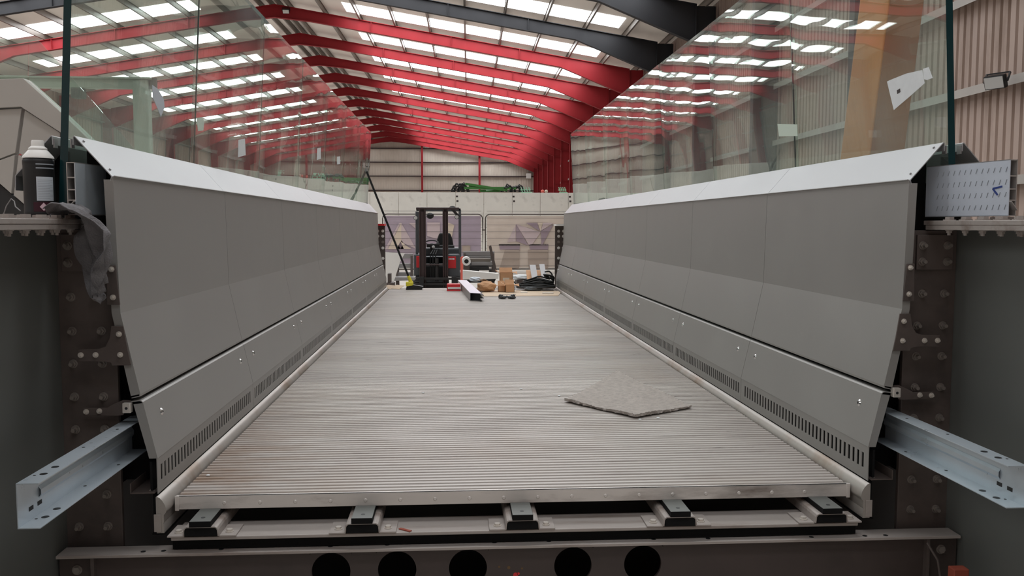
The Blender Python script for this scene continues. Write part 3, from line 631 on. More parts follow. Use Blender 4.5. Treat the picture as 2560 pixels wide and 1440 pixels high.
# ------------------------------------------------------------------ bridge: parapets
NP = 7; PL = (Y1-Y0)/NP; GAP = .0035
def arc(c, r, a0, a1, n=5): return [(c[0]+r*math.cos(R(a0+(a1-a0)*i/n)), c[1]+r*math.sin(R(a0+(a1-a0)*i/n))) for i in range(n+1)]
SLOTS = 36
def side(s):
    sd = 'left' if s < 0 else 'right'
    X = lambda h: XC+s*h
    P = lambda pts: [(X(h), z) for h, z in pts]
    st = lambda mb, pts, t, a, b, mi=0: mb.strip(P(pts), t*(1 if s > 0 else -1)*-1, 'y', a, b, mi)
    up = [(1.404, 1.852), (1.4125, 1.848), (1.4135, 1.838), (1.4035, 1.377), (1.3445, 1.092), (1.3455, 1.086), (1.372, 1.080)]
    lo_top = [(1.375, 1.064), (1.346, 1.0675), (1.3405, 1.0665), (1.3365, 1.0625), (1.292, .862)]
    for i in range(NP):
        a, b = Y0+i*PL+GAP/2, Y0+(i+1)*PL-GAP/2
        # upper panel
        org = (X(1.39), a, 1.08)
        t = thing('upper_cladding', f'grey folded upper cladding panel on the {sd} parapet, {ORD[i]} from the near end', 'cladding panel', org, f'upper cladding panels, {sd} parapet')
        m_ = MB(); st(m_, up, .003, a, b); m_.build('face', M['panel'], t)
        for y in (a+.0002, b-.0032):
            m_ = MB(); m_.prism(P([(1.4105, 1.838), (1.4005, 1.3775), (1.3425, 1.092), (1.374, 1.086), (1.430, 1.377), (1.442, 1.838)]), 'y', y, y+.003); m_.build('end_flange', M['panel'], t)
        # lower panel with a slotted foot
        org = (X(1.30), a, .735)
        t = thing('lower_cladding', f'grey slotted lower cladding panel on the {sd} parapet, {ORD[i]} from the near end', 'cladding panel', org, f'lower cladding panels, {sd} parapet')
        m_ = MB(); st(m_, lo_top, .003, a, b)
        z0, z1 = .775, .832
        x_in, x_out = X(1.2905), X(1.2935)
        m_.box(x_in, x_out, a, b, z1, .863); m_.box(x_in, x_out, a, b, .735, z0)
        yy = a+.035; pitch = (b-a-.07)/SLOTS; m_.box(x_in, x_out, a, yy, z0, z1)
        for k in range(SLOTS): m_.box(x_in, x_out, yy+pitch*k+.017, yy+pitch*(k+1), z0, z1)
        m_.box(x_in, x_out, yy+pitch*SLOTS, b, z0, z1)
        m_.build('face', M['panel'], t)
        for y in (a+.0002, b-.0032):
            MB().prism(P([(1.3355, 1.060), (1.291, .862), (1.2915, .862), (1.318, .862), (1.366, 1.056)]), 'y', y, y+.003).build('end_flange', M['panel'], t)
        for y in (a+.145, b-.125):
            m_ = MB(); zc = .998; h = 1.3222; nrm = Vector((-s*.976, 0, .217)).normalized(); p = Vector((X(h), y, zc))
            m_.cyl(p+nrm*-.002, p+nrm*.003, .0155, .0155, n=20); m_.cyl(p+nrm*.003, p+nrm*.008, .014, .008, n=20); so = m_.build('button_screw', M['chrome'], t, smooth=True)
            MB().cyl(p+nrm*.0078, p+nrm*.0084, .005, n=6).build('hex_socket', M['dark'], so)
        # cap and glass
        org = (X(1.47), a, 1.835)
        t = thing('parapet_coping', f'pale sloping metal cap on the {sd} parapet, {ORD[i]} from the near end', 'cap', org, f'parapet caps, {sd} side')
        cap = [(1.418, 1.833), (1.4135, 1.8475), (1.4155, 1.852), (1.532, 1.984), (1.536, 1.986), (1.540, 1.983), (1.541, 1.955)]
        m_ = MB(); st(m_, cap, .003, a, b); m_.build('inner_slope', M['cap'], t)
        cap2 = [(1.605, 1.955), (1.606, 1.983), (1.610, 1.986), (1.614, 1.984), (1.735, 1.85), (1.737, 1.80)]
        m_ = MB(); st(m_, cap2, .003, a, b); m_.build('outer_slope', M['cap'], t)
        if i == 0:
            for h, z in ((1.433, 1.874), (1.518, 1.970)): MB().cyl((X(h)+s*.004, a+.035, z-.004), (X(h)-s*.0022, a+.035, z+.0024), .0042, n=12).build('cap_rivet', M['grey'], t)
        g0, g1 = Y0+.012+i*PL+.003, Y0+.012+(i+1)*PL-.003
        t = thing('glass_balustrade', f'clear glass balustrade pane on the {sd} parapet, {ORD[i]} from the near end', 'glass pane', (X(1.575), g0, 1.72), f'glass panes, {sd} parapet')
        th = .026; hb, ht = 1.588, 1.5112; zb_, ztp = 1.72, 3.05; vs = []
        dl = random.uniform(-.004, .004)
        for y in (g0, g1):
            for h, z in ((hb-th/2, zb_), (hb+th/2, zb_), (ht+th/2+dl, ztp), (ht-th/2+dl, ztp)): vs.append((X(h), y, z))
        mb = MB(); fs = [(0, 3, 7, 4), (1, 5, 6, 2), (0, 1, 2, 3), (4, 7, 6, 5), (2, 6, 7, 3), (0, 4, 5, 1)]
        if s > 0: fs = [f[::-1] for f in fs]
        mb.add(vs, fs); mb.mi = [0, 0, 1 if i == 0 else 0, 1 if i == NP-1 else 0, 1, 1]
        po = mb.build('pane', [M['glass'], M['edge']], t)
        if i < NP-1:
            w_ = .004 if i == 0 else .0015; f0 = lambda h: X(h-th/2+.002)
            MB().add([(f0(hb), g1, zb_), (f0(hb)+s*w_*1.6, g1, zb_), (f0(ht)+s*w_*1.6, g1, ztp), (f0(ht), g1, ztp), (f0(hb), g1+.005, zb_), (f0(hb)+s*w_*1.6, g1+.005, zb_), (f0(ht)+s*w_*1.6, g1+.005, ztp), (f0(ht), g1+.005, ztp)],
                     [(0, 1, 2, 3), (7, 6, 5, 4), (0, 4, 5, 1), (1, 5, 6, 2), (2, 6, 7, 3), (3, 7, 4, 0)]).build('joint_seal', M['edge'], t)
    # carrier added to fill the parapet, its shade put into the black
    t = thing('parapet_shade_carrier', f'added shade-black carrier inside the near end of the {sd} parapet', 'carrier', (X(1.5), Y0+.03, .62))
    m_ = MB(); m_.prism(P([(1.452, 1.70), (1.452, 1.86), (1.525, 1.943), (1.556, 1.943), (1.556, 1.70)]), 'y', Y0+.46, Y1-.02); m_.prism(P([(1.620, 1.70), (1.620, 1.943), (1.64, 1.943), (1.70, 1.86), (1.70, 1.70)]), 'y', Y0+.46, Y1-.02)
    m_.build('glass_clamp', M['void'], t)
    MB().box(X(1.46), X(1.62), Y0+.12, Y1-.02, .74, 1.66).build('core', M['void'], t); MB().box(X(1.31), X(1.318), Y0+.006, Y1-.02, .745, .85).build('slot_shade_strip', M['void'], t)  # black core and strip added so the hollow and slots look dark
    cp = MB()
    for poly in ([(1.302, .745), (1.62, .745), (1.62, 1.05), (1.345, 1.05), (1.302, .862)], [(1.382, 1.05), (1.62, 1.05), (1.62, 1.10), (1.382, 1.10)], [(1.36, 1.10), (1.62, 1.10), (1.62, 1.66), (1.70, 1.66), (1.722, 1.70), (1.722, 1.845), (1.424, 1.845), (1.415, 1.38)],
                 [(1.424, 1.845), (1.556, 1.845), (1.556, 1.952), (1.517, 1.952)], [(1.62, 1.845), (1.722, 1.845), (1.64, 1.945), (1.62, 1.945)]):
        cp.prism(P(poly), 'y', Y0+.15, Y0+.165)
    cp.build('end_shade_plate', M['void'], t)  # black plates added to keep light out of the parapet end
    for h in (1.548, 1.604): MB().box(X(h)-.002, X(h)+.002, Y0+.005, Y0+.03, 1.945, 1.975).build('spacer', M['grey'], t)
    # kerb
    t = thing('kerb_profile', f'rounded aluminium kerb between the deck and the {sd} parapet', 'kerb', (X(1.27), Y0-.015, .58))
    kp = [(1.293, .600), (1.293, .729), (1.289, .7305), (1.281, .727), (1.271, .716), (1.262, .700), (1.2575, .682), (1.260, .672), (1.267, .664), (1.267, .640), (1.270, .634), (1.267, .628), (1.267, .600)]
    m_ = MB(); m_.prism(P(kp), 'y', Y0-.018, Y1+.1); m_.build('rounded_face', M['kerb'], t, smooth=True)
    m_ = MB(); m_.box(X(1.266), X(1.31), Y0-.012, Y1+.1, .592, .598); m_.box(X(1.295), X(1.312), Y0+.01, Y1+.1, .598, .73); m_.build('base', M['void'], t)  # black box added behind the kerb for its shaded hollow
    MB().box(X(1.276), X(1.300), Y0-.023, Y0-.0185, .605, .668).build('end_clip', M['beamtop'], t, bevel=.001)
    t = thing('drip_tray', f'short dark steel tray with a screw behind the {sd} kerb end', 'tray', (X(1.33), Y0+.0, .738))
    m_ = MB(); m_.box(X(1.30), X(1.385), Y0-.005, Y0+.35, .738, .742); m_.box(X(1.381), X(1.385), Y0-.005, Y0+.35, .742, .775); m_.build('tray', M['steel'], t, bevel=.001)
    m_ = MB().cyl((X(1.318), Y0+.02, .742), (X(1.318), Y0+.02, .772), .0035, n=10); hexbolt(m_, (X(1.318), Y0+.02, .742), (0, 0, 1), .007, .005); m_.build('screw', M['zinc'], t)
    # girder with its end stiffener
    t = thing('plate_girder', f'tall grey plate girder with bolted end plate beside the {sd} parapet', 'girder', (X(1.63), 2.0, .0))
    m_ = MB().box(X(1.628), X(1.645), .4, 3.14, .06, 1.668); m_.build('web', M['web'], t)
    MB().box(X(1.505), X(1.765), .4, 3.10, 1.668, 1.685).build('flange_plate', M['beamtop'], t, bevel=.002)
    if True: MB().box(X(1.503), X(1.767), .6, 3.11, 1.6855, 1.702).build('splice_plate', M['beamtop'], t, bevel=.002)
    MB().box(X(1.435), X(1.63), 3.10, 3.12, .40, 1.666).build('end_plate', M['steel'], t, bevel=.003)
    m_ = MB()
    MB().box(X(1.47), X(1.61), 3.088, 3.10, 1.52, 1.65).build('lap_plate', M['steel'], t, bevel=.002)
    b0 = None
    spots = [(h, z) for z in (1.31, 1.194, 1.076, .959, .842, .722, .606) for h in (1.585, 1.485)]+[(1.585, 1.43), (1.5, 1.43)]
    for h, z in spots:
        mb = MB(); hexbolt(mb, (X(h), 3.10, z), (0, -1, 0), .0125, .011, .016); mb.build('bolt', M['bolt'], t)
    for h, z in ((1.585, 1.55), (1.49, 1.55), (1.585, 1.61), (1.49, 1.61)):
        mb = MB(); hexbolt(mb, (X(h), 3.088, z), (0, -1, 0), .0125, .011, .016); mb.build('bolt', M['bolt'], t)
    for k in range(10):
        for h in (1.532, 1.59, 1.70):
            y = 2.99-k*.1
            mb = MB(); hexbolt(mb, (X(h), y, 1.702), (0, 0, 1), .017, .013); mb.build('flange_bolt', M['beamtop'], t)
            if h < 1.6: mb = MB(); hexbolt(mb, (X(h), y, 1.668), (0, 0, -1), .0105, .011, .008); mb.build('flange_nut', M['beamtop'], t)
    # cleats that hold the panels
    def cleat(pts, y, label, bolts, name='panel_cleat'):
        t = thing(name, label, 'cleat', (X(pts[0][0]), y, pts[0][1]), f'cleats at the near end of the {sd} parapet')
        MB().prism(P(pts), 'y', y, y+.006).build('plate', M['steel'], t, bevel=.0015)
        for h, z in bolts: mb = MB(); hexbolt(mb, (X(h), y, z), (0, -1, 0), .008, .007, .007); mb.build('bolt', M['zinc'], t)
    up_ = .028 if s > 0 else 0
    cleat([(1.438, 1.544), (1.409, 1.544), (1.398, 1.407), (1.442, 1.407)], Y0-.007, f'upper plain steel cleat on the {sd} parapet edge under the flange', [(1.422, 1.53), (1.42, 1.433)])
    T = [(1.545, 1.252), (1.543, 1.210), (1.46, 1.210), (1.435, 1.205), (1.432, 1.195), (1.367, 1.196), (1.377, 1.25), (1.389, 1.333), (1.430, 1.333), (1.437, 1.29), (1.452, 1.262), (1.475, 1.254)]
    cleat([(h, z+up_) for h, z in T], Y0-.007, f'T shaped steel cleat halfway up the {sd} parapet end', [(1.535, 1.233+up_), (1.485, 1.233+up_), (1.404, 1.305+up_), (1.402, 1.233+up_)], 'tee_cleat')
    L = [(1.545, 1.041), (1.545, 1.014), (1.43, 1.012), (1.41, 1.014), (1.404, 1.026), (1.38, 1.03), (1.38, 1.066), (1.408, 1.068), (1.44, 1.055), (1.465, 1.041)]
    t_ = cleat([(h, z+up_*.8) for h, z in L], Y0+.02, f'low hooked steel cleat at the {sd} parapet end above the channel', [(1.535, 1.028+up_*.8), (1.49, 1.03+up_*.8)], 'hooked_cleat')
    t = thing('clip_tab', f'small pale folded tab at the top of the {sd} lower panel', 'tab', (X(1.385), Y0, 1.03))
    MB().box(X(1.372), X(1.4), Y0-.012, Y0+.012, 1.028+up_*.8, 1.063+up_*.8).build('tab', M['zinc'], t, bevel=.002); MB().cyl((X(1.386), Y0-.013, 1.045+up_*.8), (X(1.386), Y0-.0115, 1.045+up_*.8), .005, n=12).build('hole', M['black'], t)
    # galvanised channel stub
    ya = 2.37 if s < 0 else 2.37
    t = thing('steel_channel', f'galvanised steel channel sticking out beside the {sd} parapet', 'channel', (X(1.43), ya, .86), 'galvanised channels at the bridge end')
    h0, h1, z0, z1, tk = 1.372, 1.432, .8565, .983, .0025
    MB().box(X(h0), X(h1), ya, 3.5, z1-tk, z1).build('top_flange', M['galv'], t); MB().box(X(h0), X(h1), ya, 3.5, z0, z0+tk).build('bottom_flange', M['galv'], t)
    m_ = MB().box(X(h1-tk), X(h1), ya, 3.5, z0+tk, z1-tk); m_.build('web', M['galv'], t)
    m_ = MB()
    st(m_, [(h1-.003, .905), (h1-.010, .915), (h1-.010, .930), (h1-.003, .940)], .002, ya+.12, 3.5); m_.build('stiffening_rib', M['galv'], t)
    for zt_, dz in ((z1, 1), (z0+tk, 1)):
        for y, hh, r in ((ya+.09, 1.40, .0105), (ya+.16, 1.40, .0105), (ya+.075, 1.418, .004), (ya+.38, 1.412, .005), (ya+.62, 1.40, .005)):
            MB().cyl((X(hh), y, zt_-.0005), (X(hh), y, zt_+.0006), r, n=18).build('punched_hole', M['black'], t)
    for y in (ya+.06, ya+.11): MB().box(X(h1-tk)-s*.0007, X(h1-tk), y, y+.025, .885, .897).build('square_hole', M['dark'], t)
    # far end plates of the bridge
    t = thing('far_end_plate', f'dark bolted end plate beyond the {sd} parapet', 'end plate', (X(1.5), 13.35, 0), 'far end plates')
    xo, xi = X(1.60), X(1.30 if s > 0 else 1.32)
    MB().box(xo, xi, 13.3, 13.33, 0, 1.66).build('plate', M['steel'], t)
    MB().box(xo, xi-s*.0, 13.15, 13.5, 1.66, 1.69).build('flange', M['redp'] if s < 0 else M['white'], t)
    for k, z in enumerate((1.58, 1.5, 1.41, 1.32, 1.16, 1.05, .98, .82, .74)):
        for h in (1.355, 1.43): mb = MB(); hexbolt(mb, (X(h), 13.3, z), (0, -1, 0), .018, .015); mb.build('bolt', M['white' if k not in (2, 5) else 'bolt'], t)
side(-1); side(1)
# ------------------------------------------------------------------ things on the near flanges
zfl = 1.702
cx, cy = -1.408, 3.03
t = thing('spray_can', 'black spray can with a white cap standing on the left girder flange', 'spray can', (cx, cy, zfl+.013))
zc0 = zfl+.013; r = .0485; hgt = .190
MB().lathe((cx, cy, zc0), [(r*.9, 0), (r, .004), (r, .012), (r*.985, .014), (r*.985, hgt-.022), (r, hgt-.02), (r, hgt-.008), (r*.93, hgt)], 40).build('body', M['black'], t, smooth=True)
MB().lathe((cx, cy, zc0), [(r*1.0, hgt+.001), (r*.98, hgt+.007), (r*.62, hgt+.028), (r*.55, hgt+.031)], 40).build('shoulder', M['white'], t, smooth=True)
MB().lathe((cx, cy, zc0+hgt), [(r*.6, .0315), (r*.58, .036), (r*.42, .042), (r*.40, .058), (r*.36, .062)], 32).build('nozzle_cap', M['white'], t, smooth=True)
def can_patch(a0, a1, z0, z1, name, mm, rr=1.012, par=None, diamond=False):
    n = 14; vs = []
    for i in range(n+1):
        a = R(a0+(a1-a0)*i/n)
        if diamond: k = 1-abs(2*i/n-1); zm = (z0+z1)/2; za, zb_ = zm-(zm-z0)*k, zm+(z1-zm)*k
        else: za, zb_ = z0, z1
        for rad in (r*rr, r*.99):
            for z in (za, zb_): vs.append((cx+rad*math.cos(a), cy+rad*math.sin(a), zc0+z))
    m_ = MB(); fs = []
    for i in range(n): b = 4*i; fs += [(b, b+4, b+5, b+1), (b+2, b+3, b+7, b+6), (b+1, b+5, b+7, b+3), (b, b+2, b+6, b+4)]
    return m_.add(vs, fs).build(name, M[mm], par or t, smooth=True)
lb = can_patch(-75, -8, .048, .128, 'label', 'canlabel')
for k in range(12): can_patch(-70, -12 if k % 3 else -25, .056+.0055*k, .0572+.0055*k, 'text_line', 'filmk', 1.016, lb)
can_patch(-88, -2, .012, .044, 'warning_band', 'maroon'); can_patch(-66, -38, .014, .042, 'hazard_diamond', 'pink', 1.016, None, True); can_patch(-34, -6, .014, .042, 'hazard_diamond', 'pink', 1.016, None, True)
for za in (.168, .155): can_patch(-75, 0, za, za+.004, 'stripe', 'filmk')
# rag over the flange edge
mb = MB(); nu, nv = 26, 40; path = [(-1.330, 1.722), (-1.29, 1.740), (-1.255, 1.744), (-1.225, 1.728), (-1.205, 1.69), (-1.198, 1.64), (-1.195, 1.58), (-1.193, 1.535), (-1.187, 1.485), (-1.180, 1.44)]
def lerp(q):
    f = q*(len(path)-1); i = min(int(f), len(path)-2); f -= i; return (path[i][0]*(1-f)+path[i+1][0]*f, path[i][1]*(1-f)+path[i+1][1]*f)
vs = []
for j in range(nv+1):
    q = j/nv; x, z = lerp(q); wd = (.085+.05*math.sin(math.pi*min(1, q*1.15)))*(1 if q < .7 else 1-(q-.7)*2.5)
    for i in range(nu+1):
        p = i/nu-.5; fold = .014*math.sin(p*17+q*5)+.007*math.sin(p*31-q*9)
        hang = max(0, min(1, (q-.3)*4))
        vs.append((x+fold*1.3*hang+p*wd*1.35*hang+ (.006*math.sin(9*q+7*p)), 2.93-p*wd*1.3+.012*math.sin(q*11+p*5), z+fold*(1-hang)*.6+(.075*max(0, p)**1.0+.02*math.sin(p*15))*hang*(q-.3)*1.2+.012*p))
mb.add(vs, [(j*(nu+1)+i, j*(nu+1)+i+1, (j+1)*(nu+1)+i+1, (j+1)*(nu+1)+i) for j in range(nv) for i in range(nu)])
o = mb.build('rag', M['cloth'], smooth=True, org=(-1.3, 2.95, 1.715)); tag(o, 'crumpled grey rag hanging over the left girder flange', 'rag')
sm = o.modifiers.new('Solid', 'SOLIDIFY'); sm.thickness = .003
pts = [(-1.478, 2.93, 1.717), (-1.468, 2.93, 1.745), (-1.452, 2.93, 1.768), (-1.44, 2.925, 1.76), (-1.425, 2.90, 1.742), (-1.405, 2.89, 1.728)]
tag(MB().tube(pts, .0018, 6).build('wire', M['grey'], smooth=True, org=(-1.46, 2.93, 1.715)), 'thin bent wire sticking up in front of the spray can', 'wire')
def hollow_plank(p0, p1, z0, z1, w, label, film, sg=1):
    """extruded plank on edge, its open end at p0 showing four cells"""
    p0, p1 = Vector(p0), Vector(p1); d = (p1-p0); L = d.length; d.normalize(); nrm = Vector((d.y, -d.x))*sg     # nrm: towards the viewer's side
    t = thing('hollow_plank', label, 'plank', (p0.x, p0.y, z0), 'extruded planks standing on the flanges')
    def slab(a0, a1, b0, b1, za, zb_, name, mm, par=None):
        q = [p0+d*a+nrm*b for a, b in ((a0, b0), (a1, b0), (a1, b1), (a0, b1))]; return MB().prism([(v.x, v.y) for v in q], 'z', za, zb_).build(name, M[mm], par or t)
    tk = .003
    f_ = slab(0, L, w/2-tk, w/2, z0, z1, 'face', film); slab(0, L, -w/2, -w/2+tk, z0, z1, 'back', 'alu'); slab(0, L, -w/2, w/2, z1-tk, z1, 'top', 'alu'); slab(0, L, -w/2, w/2, z0, z0+tk, 'bottom', 'alu')
    H = z1-z0
    for k, q in enumerate((.29, .52, .72)): slab(.001, L, -w/2+tk, w/2-tk, z0+H*(1-q)-.002, z0+H*(1-q)+.002, 'cell_wall', 'alu')
    slab(.05, .06, -w/2+tk, w/2-tk, z0+tk, z1-tk, 'end_stop', 'black')
    m_ = MB(); a, b = p0+d*.004, p0+d*.03
    q0 = p0+nrm*(-w/2+tk); q1 = p0+nrm*(w/2-tk); m_.bar((q0.x, q0.y, z0+.02), (q1.x, q1.y, z0+H*.26), .02, .0025); m_.build('cell_brace', M['alu'], t)
    return t, f_, p0, d, nrm, L
pR0 = atY(2530, 525, 2.78); pR1 = atY(2322, 525, 3.16)
zb_ = zfl+.014
t, face, p0, d, nrm, L = hollow_plank((pR0.x, pR0.y), (pR1.x, pR1.y), zb_, 1.905, .032, 'plank with blue-white protective film and a blue pen mark on the right flange', 'film', -1)
nr = nrm if (nrm.y < 0) else -nrm
for k in range(4):                      # embossed dashes of the film
    for j in range(13):
        a = .016+.026*j; zz = zb_+.022+.042*k; q = p0+d*a+nr*.0165; q2 = p0+d*(a-.0065)+nr*.0165
        if a < L-.02: MB().bar((q.x, q.y, zz), (q2.x, q2.y, zz+.017), .0012, .003, up=(nr.x, nr.y, 0)).build('film_dash', M['filmk'], face)
for (a0, z0_, a1, z1_) in ((.028, .100, .068, .094), (.068, .094, .046, .072)):
    q, q2 = p0+d*a0+nr*.017, p0+d*a1+nr*.017; MB().bar((q.x, q.y, zb_+z0_), (q2.x, q2.y, zb_+z1_), .006, .0015, up=(nr.x, nr.y, 0)).build('pen_stroke', M['ink'], face)
pL0 = atY(180, 517, 2.985); pL1 = Vector((pL0.x+.02, 3.19, 0))
hollow_plank((pL0.x, pL0.y), (pL1.x, pL1.y), zb_, 1.892, .030, 'bare metal plank with open cells at its end on the left flange', 'galv')
# ------------------------------------------------------------------ paper and stickers on the glass
def glass_x(z, s, inner=True): h = 1.588+(1.510-1.588)*(z-1.72)/(3.07-1.72)-(.0142 if inner else -.0142); return XC+s*h
def sticker(s, pts, name, mm, label, cat, thick=.0012):
    pp = []
    for u, v in pts:
        x = glass_x(2.3, s)
        for _ in range(4): p = atX(u, v, x); x = glass_x(p.z, s)
        pp.append(p)
    c = sum(pp, Vector())/len(pp); n = len(pp); m_ = MB()
    m_.add([(p.x, p.y, p.z) for p in pp]+[(p.x-s*thick, p.y, p.z) for p in pp], [tuple(range(n)), tuple(range(2*n-1, n-1, -1))]+[(i, (i+1) % n, (i+1) % n+n, i+n) for i in range(n)])
    return tag(m_.build(name, M[mm], org=c), label, cat), c
o, c = sticker(1, [(2218, 204), (2226, 200), (2266, 184), (2306, 175), (2312, 208), (2276, 240), (2235, 275)], 'paper_note', 'paper', 'white paper note taped to the nearest right glass pane', 'note')
def patch(par, s, pts, mm, name, thick):
    pp = []
    for u, v in pts:
        x = glass_x(2.3, s)
        for _ in range(4): p = atX(u, v, x); x = glass_x(p.z, s)
        pp.append(p)
    n = len(pp); m_ = MB(); m_.add([(p.x-s*thick, p.y, p.z) for p in pp]+[(p.x, p.y, p.z) for p in pp], [tuple(range(n)), tuple(range(2*n-1, n-1, -1))]+[(i, (i+1) % n, (i+1) % n+n, i+n) for i in range(n)])
    m_.build(name, M[mm], par)
patch(o, 1, [(2308, 172), (2322, 168), (2332, 195), (2318, 200), (2311, 198)], 'paper', 'tape', .0018)
patch(o, 1, [(2243, 226), (2251, 221), (2252, 230), (2244, 235)], 'dkink', 'printed_mark', .002)
sticker(1, [(1944, 310), (1993, 311), (1994, 340), (1948, 341)], 'paper_label', 'palegreen', 'pale green paper label on the right glass by the first pane joint', 'label')
sticker(-1, [(380, 212), (394, 222), (409, 248), (411, 268), (402, 292), (393, 270), (382, 245)], 'clear_label', 'canlabel', 'crumpled pale film scrap on the nearest left glass pane', 'film scrap')
sticker(-1, [(596, 350), (612, 347), (614, 388), (595, 393)], 'paper_label', 'paper', 'white paper label low on the second left glass pane', 'label')
sticker(-1, [(793, 371), (802, 369), (802, 397), (792, 400)], 'paper_label', 'paper', 'white paper label low on the fourth left glass pane', 'label')
sticker(-1, [(843, 392), (850, 391), (850, 410), (843, 411)], 'paper_label', 'paper', 'small white paper label low on the fifth left glass pane', 'label')
sticker(-1, [(491, 295), (505, 293), (510, 305), (508, 326), (495, 328)], 'paper_label', 'palegreen', 'pale green rounded label on the left glass at the first pane joint', 'label')
# ------------------------------------------------------------------ things on the deck
def on(u, v): return atZ(u, v, DZ)
# carpet offcut
cor = [Vector((.602, 4.685)), Vector((.91, 4.262)), Vector((1.258, 4.48)), Vector((1.075, 5.62))]
n = 44; vs = []; rnd = random.Random(3)
for layer in (0, 1):
    for j in range(n+1):
        for i in range(n+1):
            u, q = i/n, j/n; p = (cor[1]*(1-u)+cor[0]*u)*(1-q)+(cor[2]*(1-u)+cor[3]*u)*q
            e = min(u, 1-u, q, 1-q); jit = .006 if e == 0 else 0
            lift = .010*math.exp(-((u-.5)**2)*9)*(1 if q < .08 else 0)
            vs.append((p.x+rnd.uniform(-jit, jit), p.y+rnd.uniform(-jit, jit), DZ+.0012+.009*math.exp(-min(u, q)*9)*(.8+.2*math.sin(u*7+q*6+1))+(.013+rnd.uniform(-.0022, .0022)+.003*math.sin(u*9+q*5) if layer else 0)))
N = (n+1)**2; fs = []
for j in range(n):
    for i in range(n):
        a = j*(n+1)+i; fs += [(N+a, N+a+1, N+a+n+2, N+a+n+1), (a+n+1, a+n+2, a+1, a)]
for i in range(n):
    for a, b in ((i, i+1), (n*(n+1)+i+1, n*(n+1)+i), ((i+1)*(n+1), i*(n+1)), (i*(n+1)+n, (i+1)*(n+1)+n)): fs.append((a, b, N+b, N+a))
mb = MB().add(vs, fs); o = mb.build('carpet_offcut', M['carpet'], org=(.95, 4.7, DZ), smooth=True); tag(o, 'dusty taupe carpet offcut lying on the ribbed deck', 'carpet')
# crumbs
for k, (u, v, zz, lab) in enumerate(((665, 1361, zf, 'white foam crumb on the cross beam below the leftmost bracket'), (1046, 1352, zf, 'white foam crumb on the cross beam near the second bracket'))):
    p = atZ(u, v, zz); p.y = min(p.y, YCB+.075); m_ = MB()
    for j in range(6): m_.ball((p.x+rnd.uniform(-.013, .013), p.y+rnd.uniform(-.005, .005), zz+.006+rnd.uniform(0, .004)), rnd.uniform(.0055, .0095), n=8)
    tag(m_.build('foam_crumb', M['white'], smooth=True, org=(p.x, p.y, zz)), lab, 'crumb')
for k, (u, v, lab) in enumerate(((1600, 1050, 'pale crumb on the deck just below the carpet corner'), (1645, 1046, 'pale crumb on the deck right of the carpet corner'), (1398, 991, 'pale crumb on the deck left of the carpet'), (1058, 983, 'pale speck on the open deck left of the carpet'), (520, 1190, 'pale chip on the deck by the left kerb'), (1303, 973, 'pale speck on the deck between carpet and middle'))):
    p = on(u, v); tag(MB().ball((p.x, p.y, DZ+.003), .006, (1.4, 1, .6), n=8).build('crumb', M['paper'], smooth=True, org=(p.x, p.y, DZ)), lab, 'crumb')
p = atY(2405, 1424, 2.80); tag(MB().box(p.x-.028, p.x+.028, 2.80, 2.84, 0, p.z).build('timber_post', M['rust'], bevel=.004, org=(p.x, 2.85, 0)), 'red-brown timber end low in the shade below the right girder', 'timber')
p, q = atY(2318, 1357, 2.97), atY(2350, 1440, 2.93); tag(MB().tube([tuple(p), tuple((p+q)/2+Vector((.01, -.01, 0))), tuple(q), (q.x+.05, q.y, .002)], .004, 8).build('hanging_wire', M['steel'], smooth=True, org=(q.x, q.y, 0)), 'thin wire hanging down from the right end of the cross beam', 'wire')
# broom
h = on(1030, 724); top = atX(915, 425, glass_x(2.45, -1))
t = thing('broom', 'black handled broom with a yellow head leaning at the deck end', 'broom', (h.x, h.y, DZ))
b0 = Vector((h.x-.02, h.y, DZ+.12)); MB().cyl(b0, top, .0155, n=12).build('handle', M['black'], t, smooth=True)
dd = (top-b0).normalized(); MB().cyl(top-dd*.02, top+dd*.03, .02, n=12).build('handle_end', M['grey'], t, smooth=True)
m_ = MB().cyl(b0-dd*.03, b0+dd*.10, .032, .022, n=14); m_.box(h.x-.09, h.x+.02, h.y-.05, h.y+.05, DZ+.05, DZ+.12); m_.build('head', M['yellow'], t, bevel=.012)
MB().prism([(h.x-.09, DZ), (h.x+.15, DZ), (h.x+.17, DZ+.05), (h.x+.02, DZ+.075), (h.x-.08, DZ+.05)], 'y', h.y-.05, h.y+.05).build('bristles', M['black'], t, bevel=.005)
# long steel box profile pointing at the viewer
a, b2, c2, d2 = Vector((.179, 11.05)), Vector((.328, 10.95)), Vector((.17, 13.55)), Vector((.03, 13.6))
t = thing('steel_box_profile', 'long grey steel profile lying lengthwise on the deck beyond the middle', 'profile', (.25, 11, DZ))
def quad_prism(P4, z0, z1, name, mm, par): return MB().prism([(p.x, p.y) for p in P4], 'z', z0, z1).build(name, M[mm], par, bevel=.002)
H = .105
quad_prism([a, b2, c2, d2], DZ+H-.006, DZ+H, 'top_face', 'lilac', t); quad_prism([a, b2, c2, d2], DZ, DZ+.005, 'bottom_face', 'grey', t)
m_ = MB(); m_.bar((a.x+.003, a.y, DZ+H/2), (d2.x+.003, d2.y, DZ+H/2), .006, H-.012); m_.build('side_face', M['grey'], t)
m_ = MB(); m_.bar((b2.x-.02, b2.y, DZ+H/2), (c2.x-.02, c2.y, DZ+H/2), .006, H-.012); m_.bar((b2.x+.003, b2.y, DZ+H*.75), (c2.x, c2.y, DZ+H*.75), .05, .005); m_.bar((b2.x+.003, b2.y, DZ+H*.4), (c2.x, c2.y, DZ+H*.4), .05, .005); m_.build('ribbed_side', M['dark'], t)
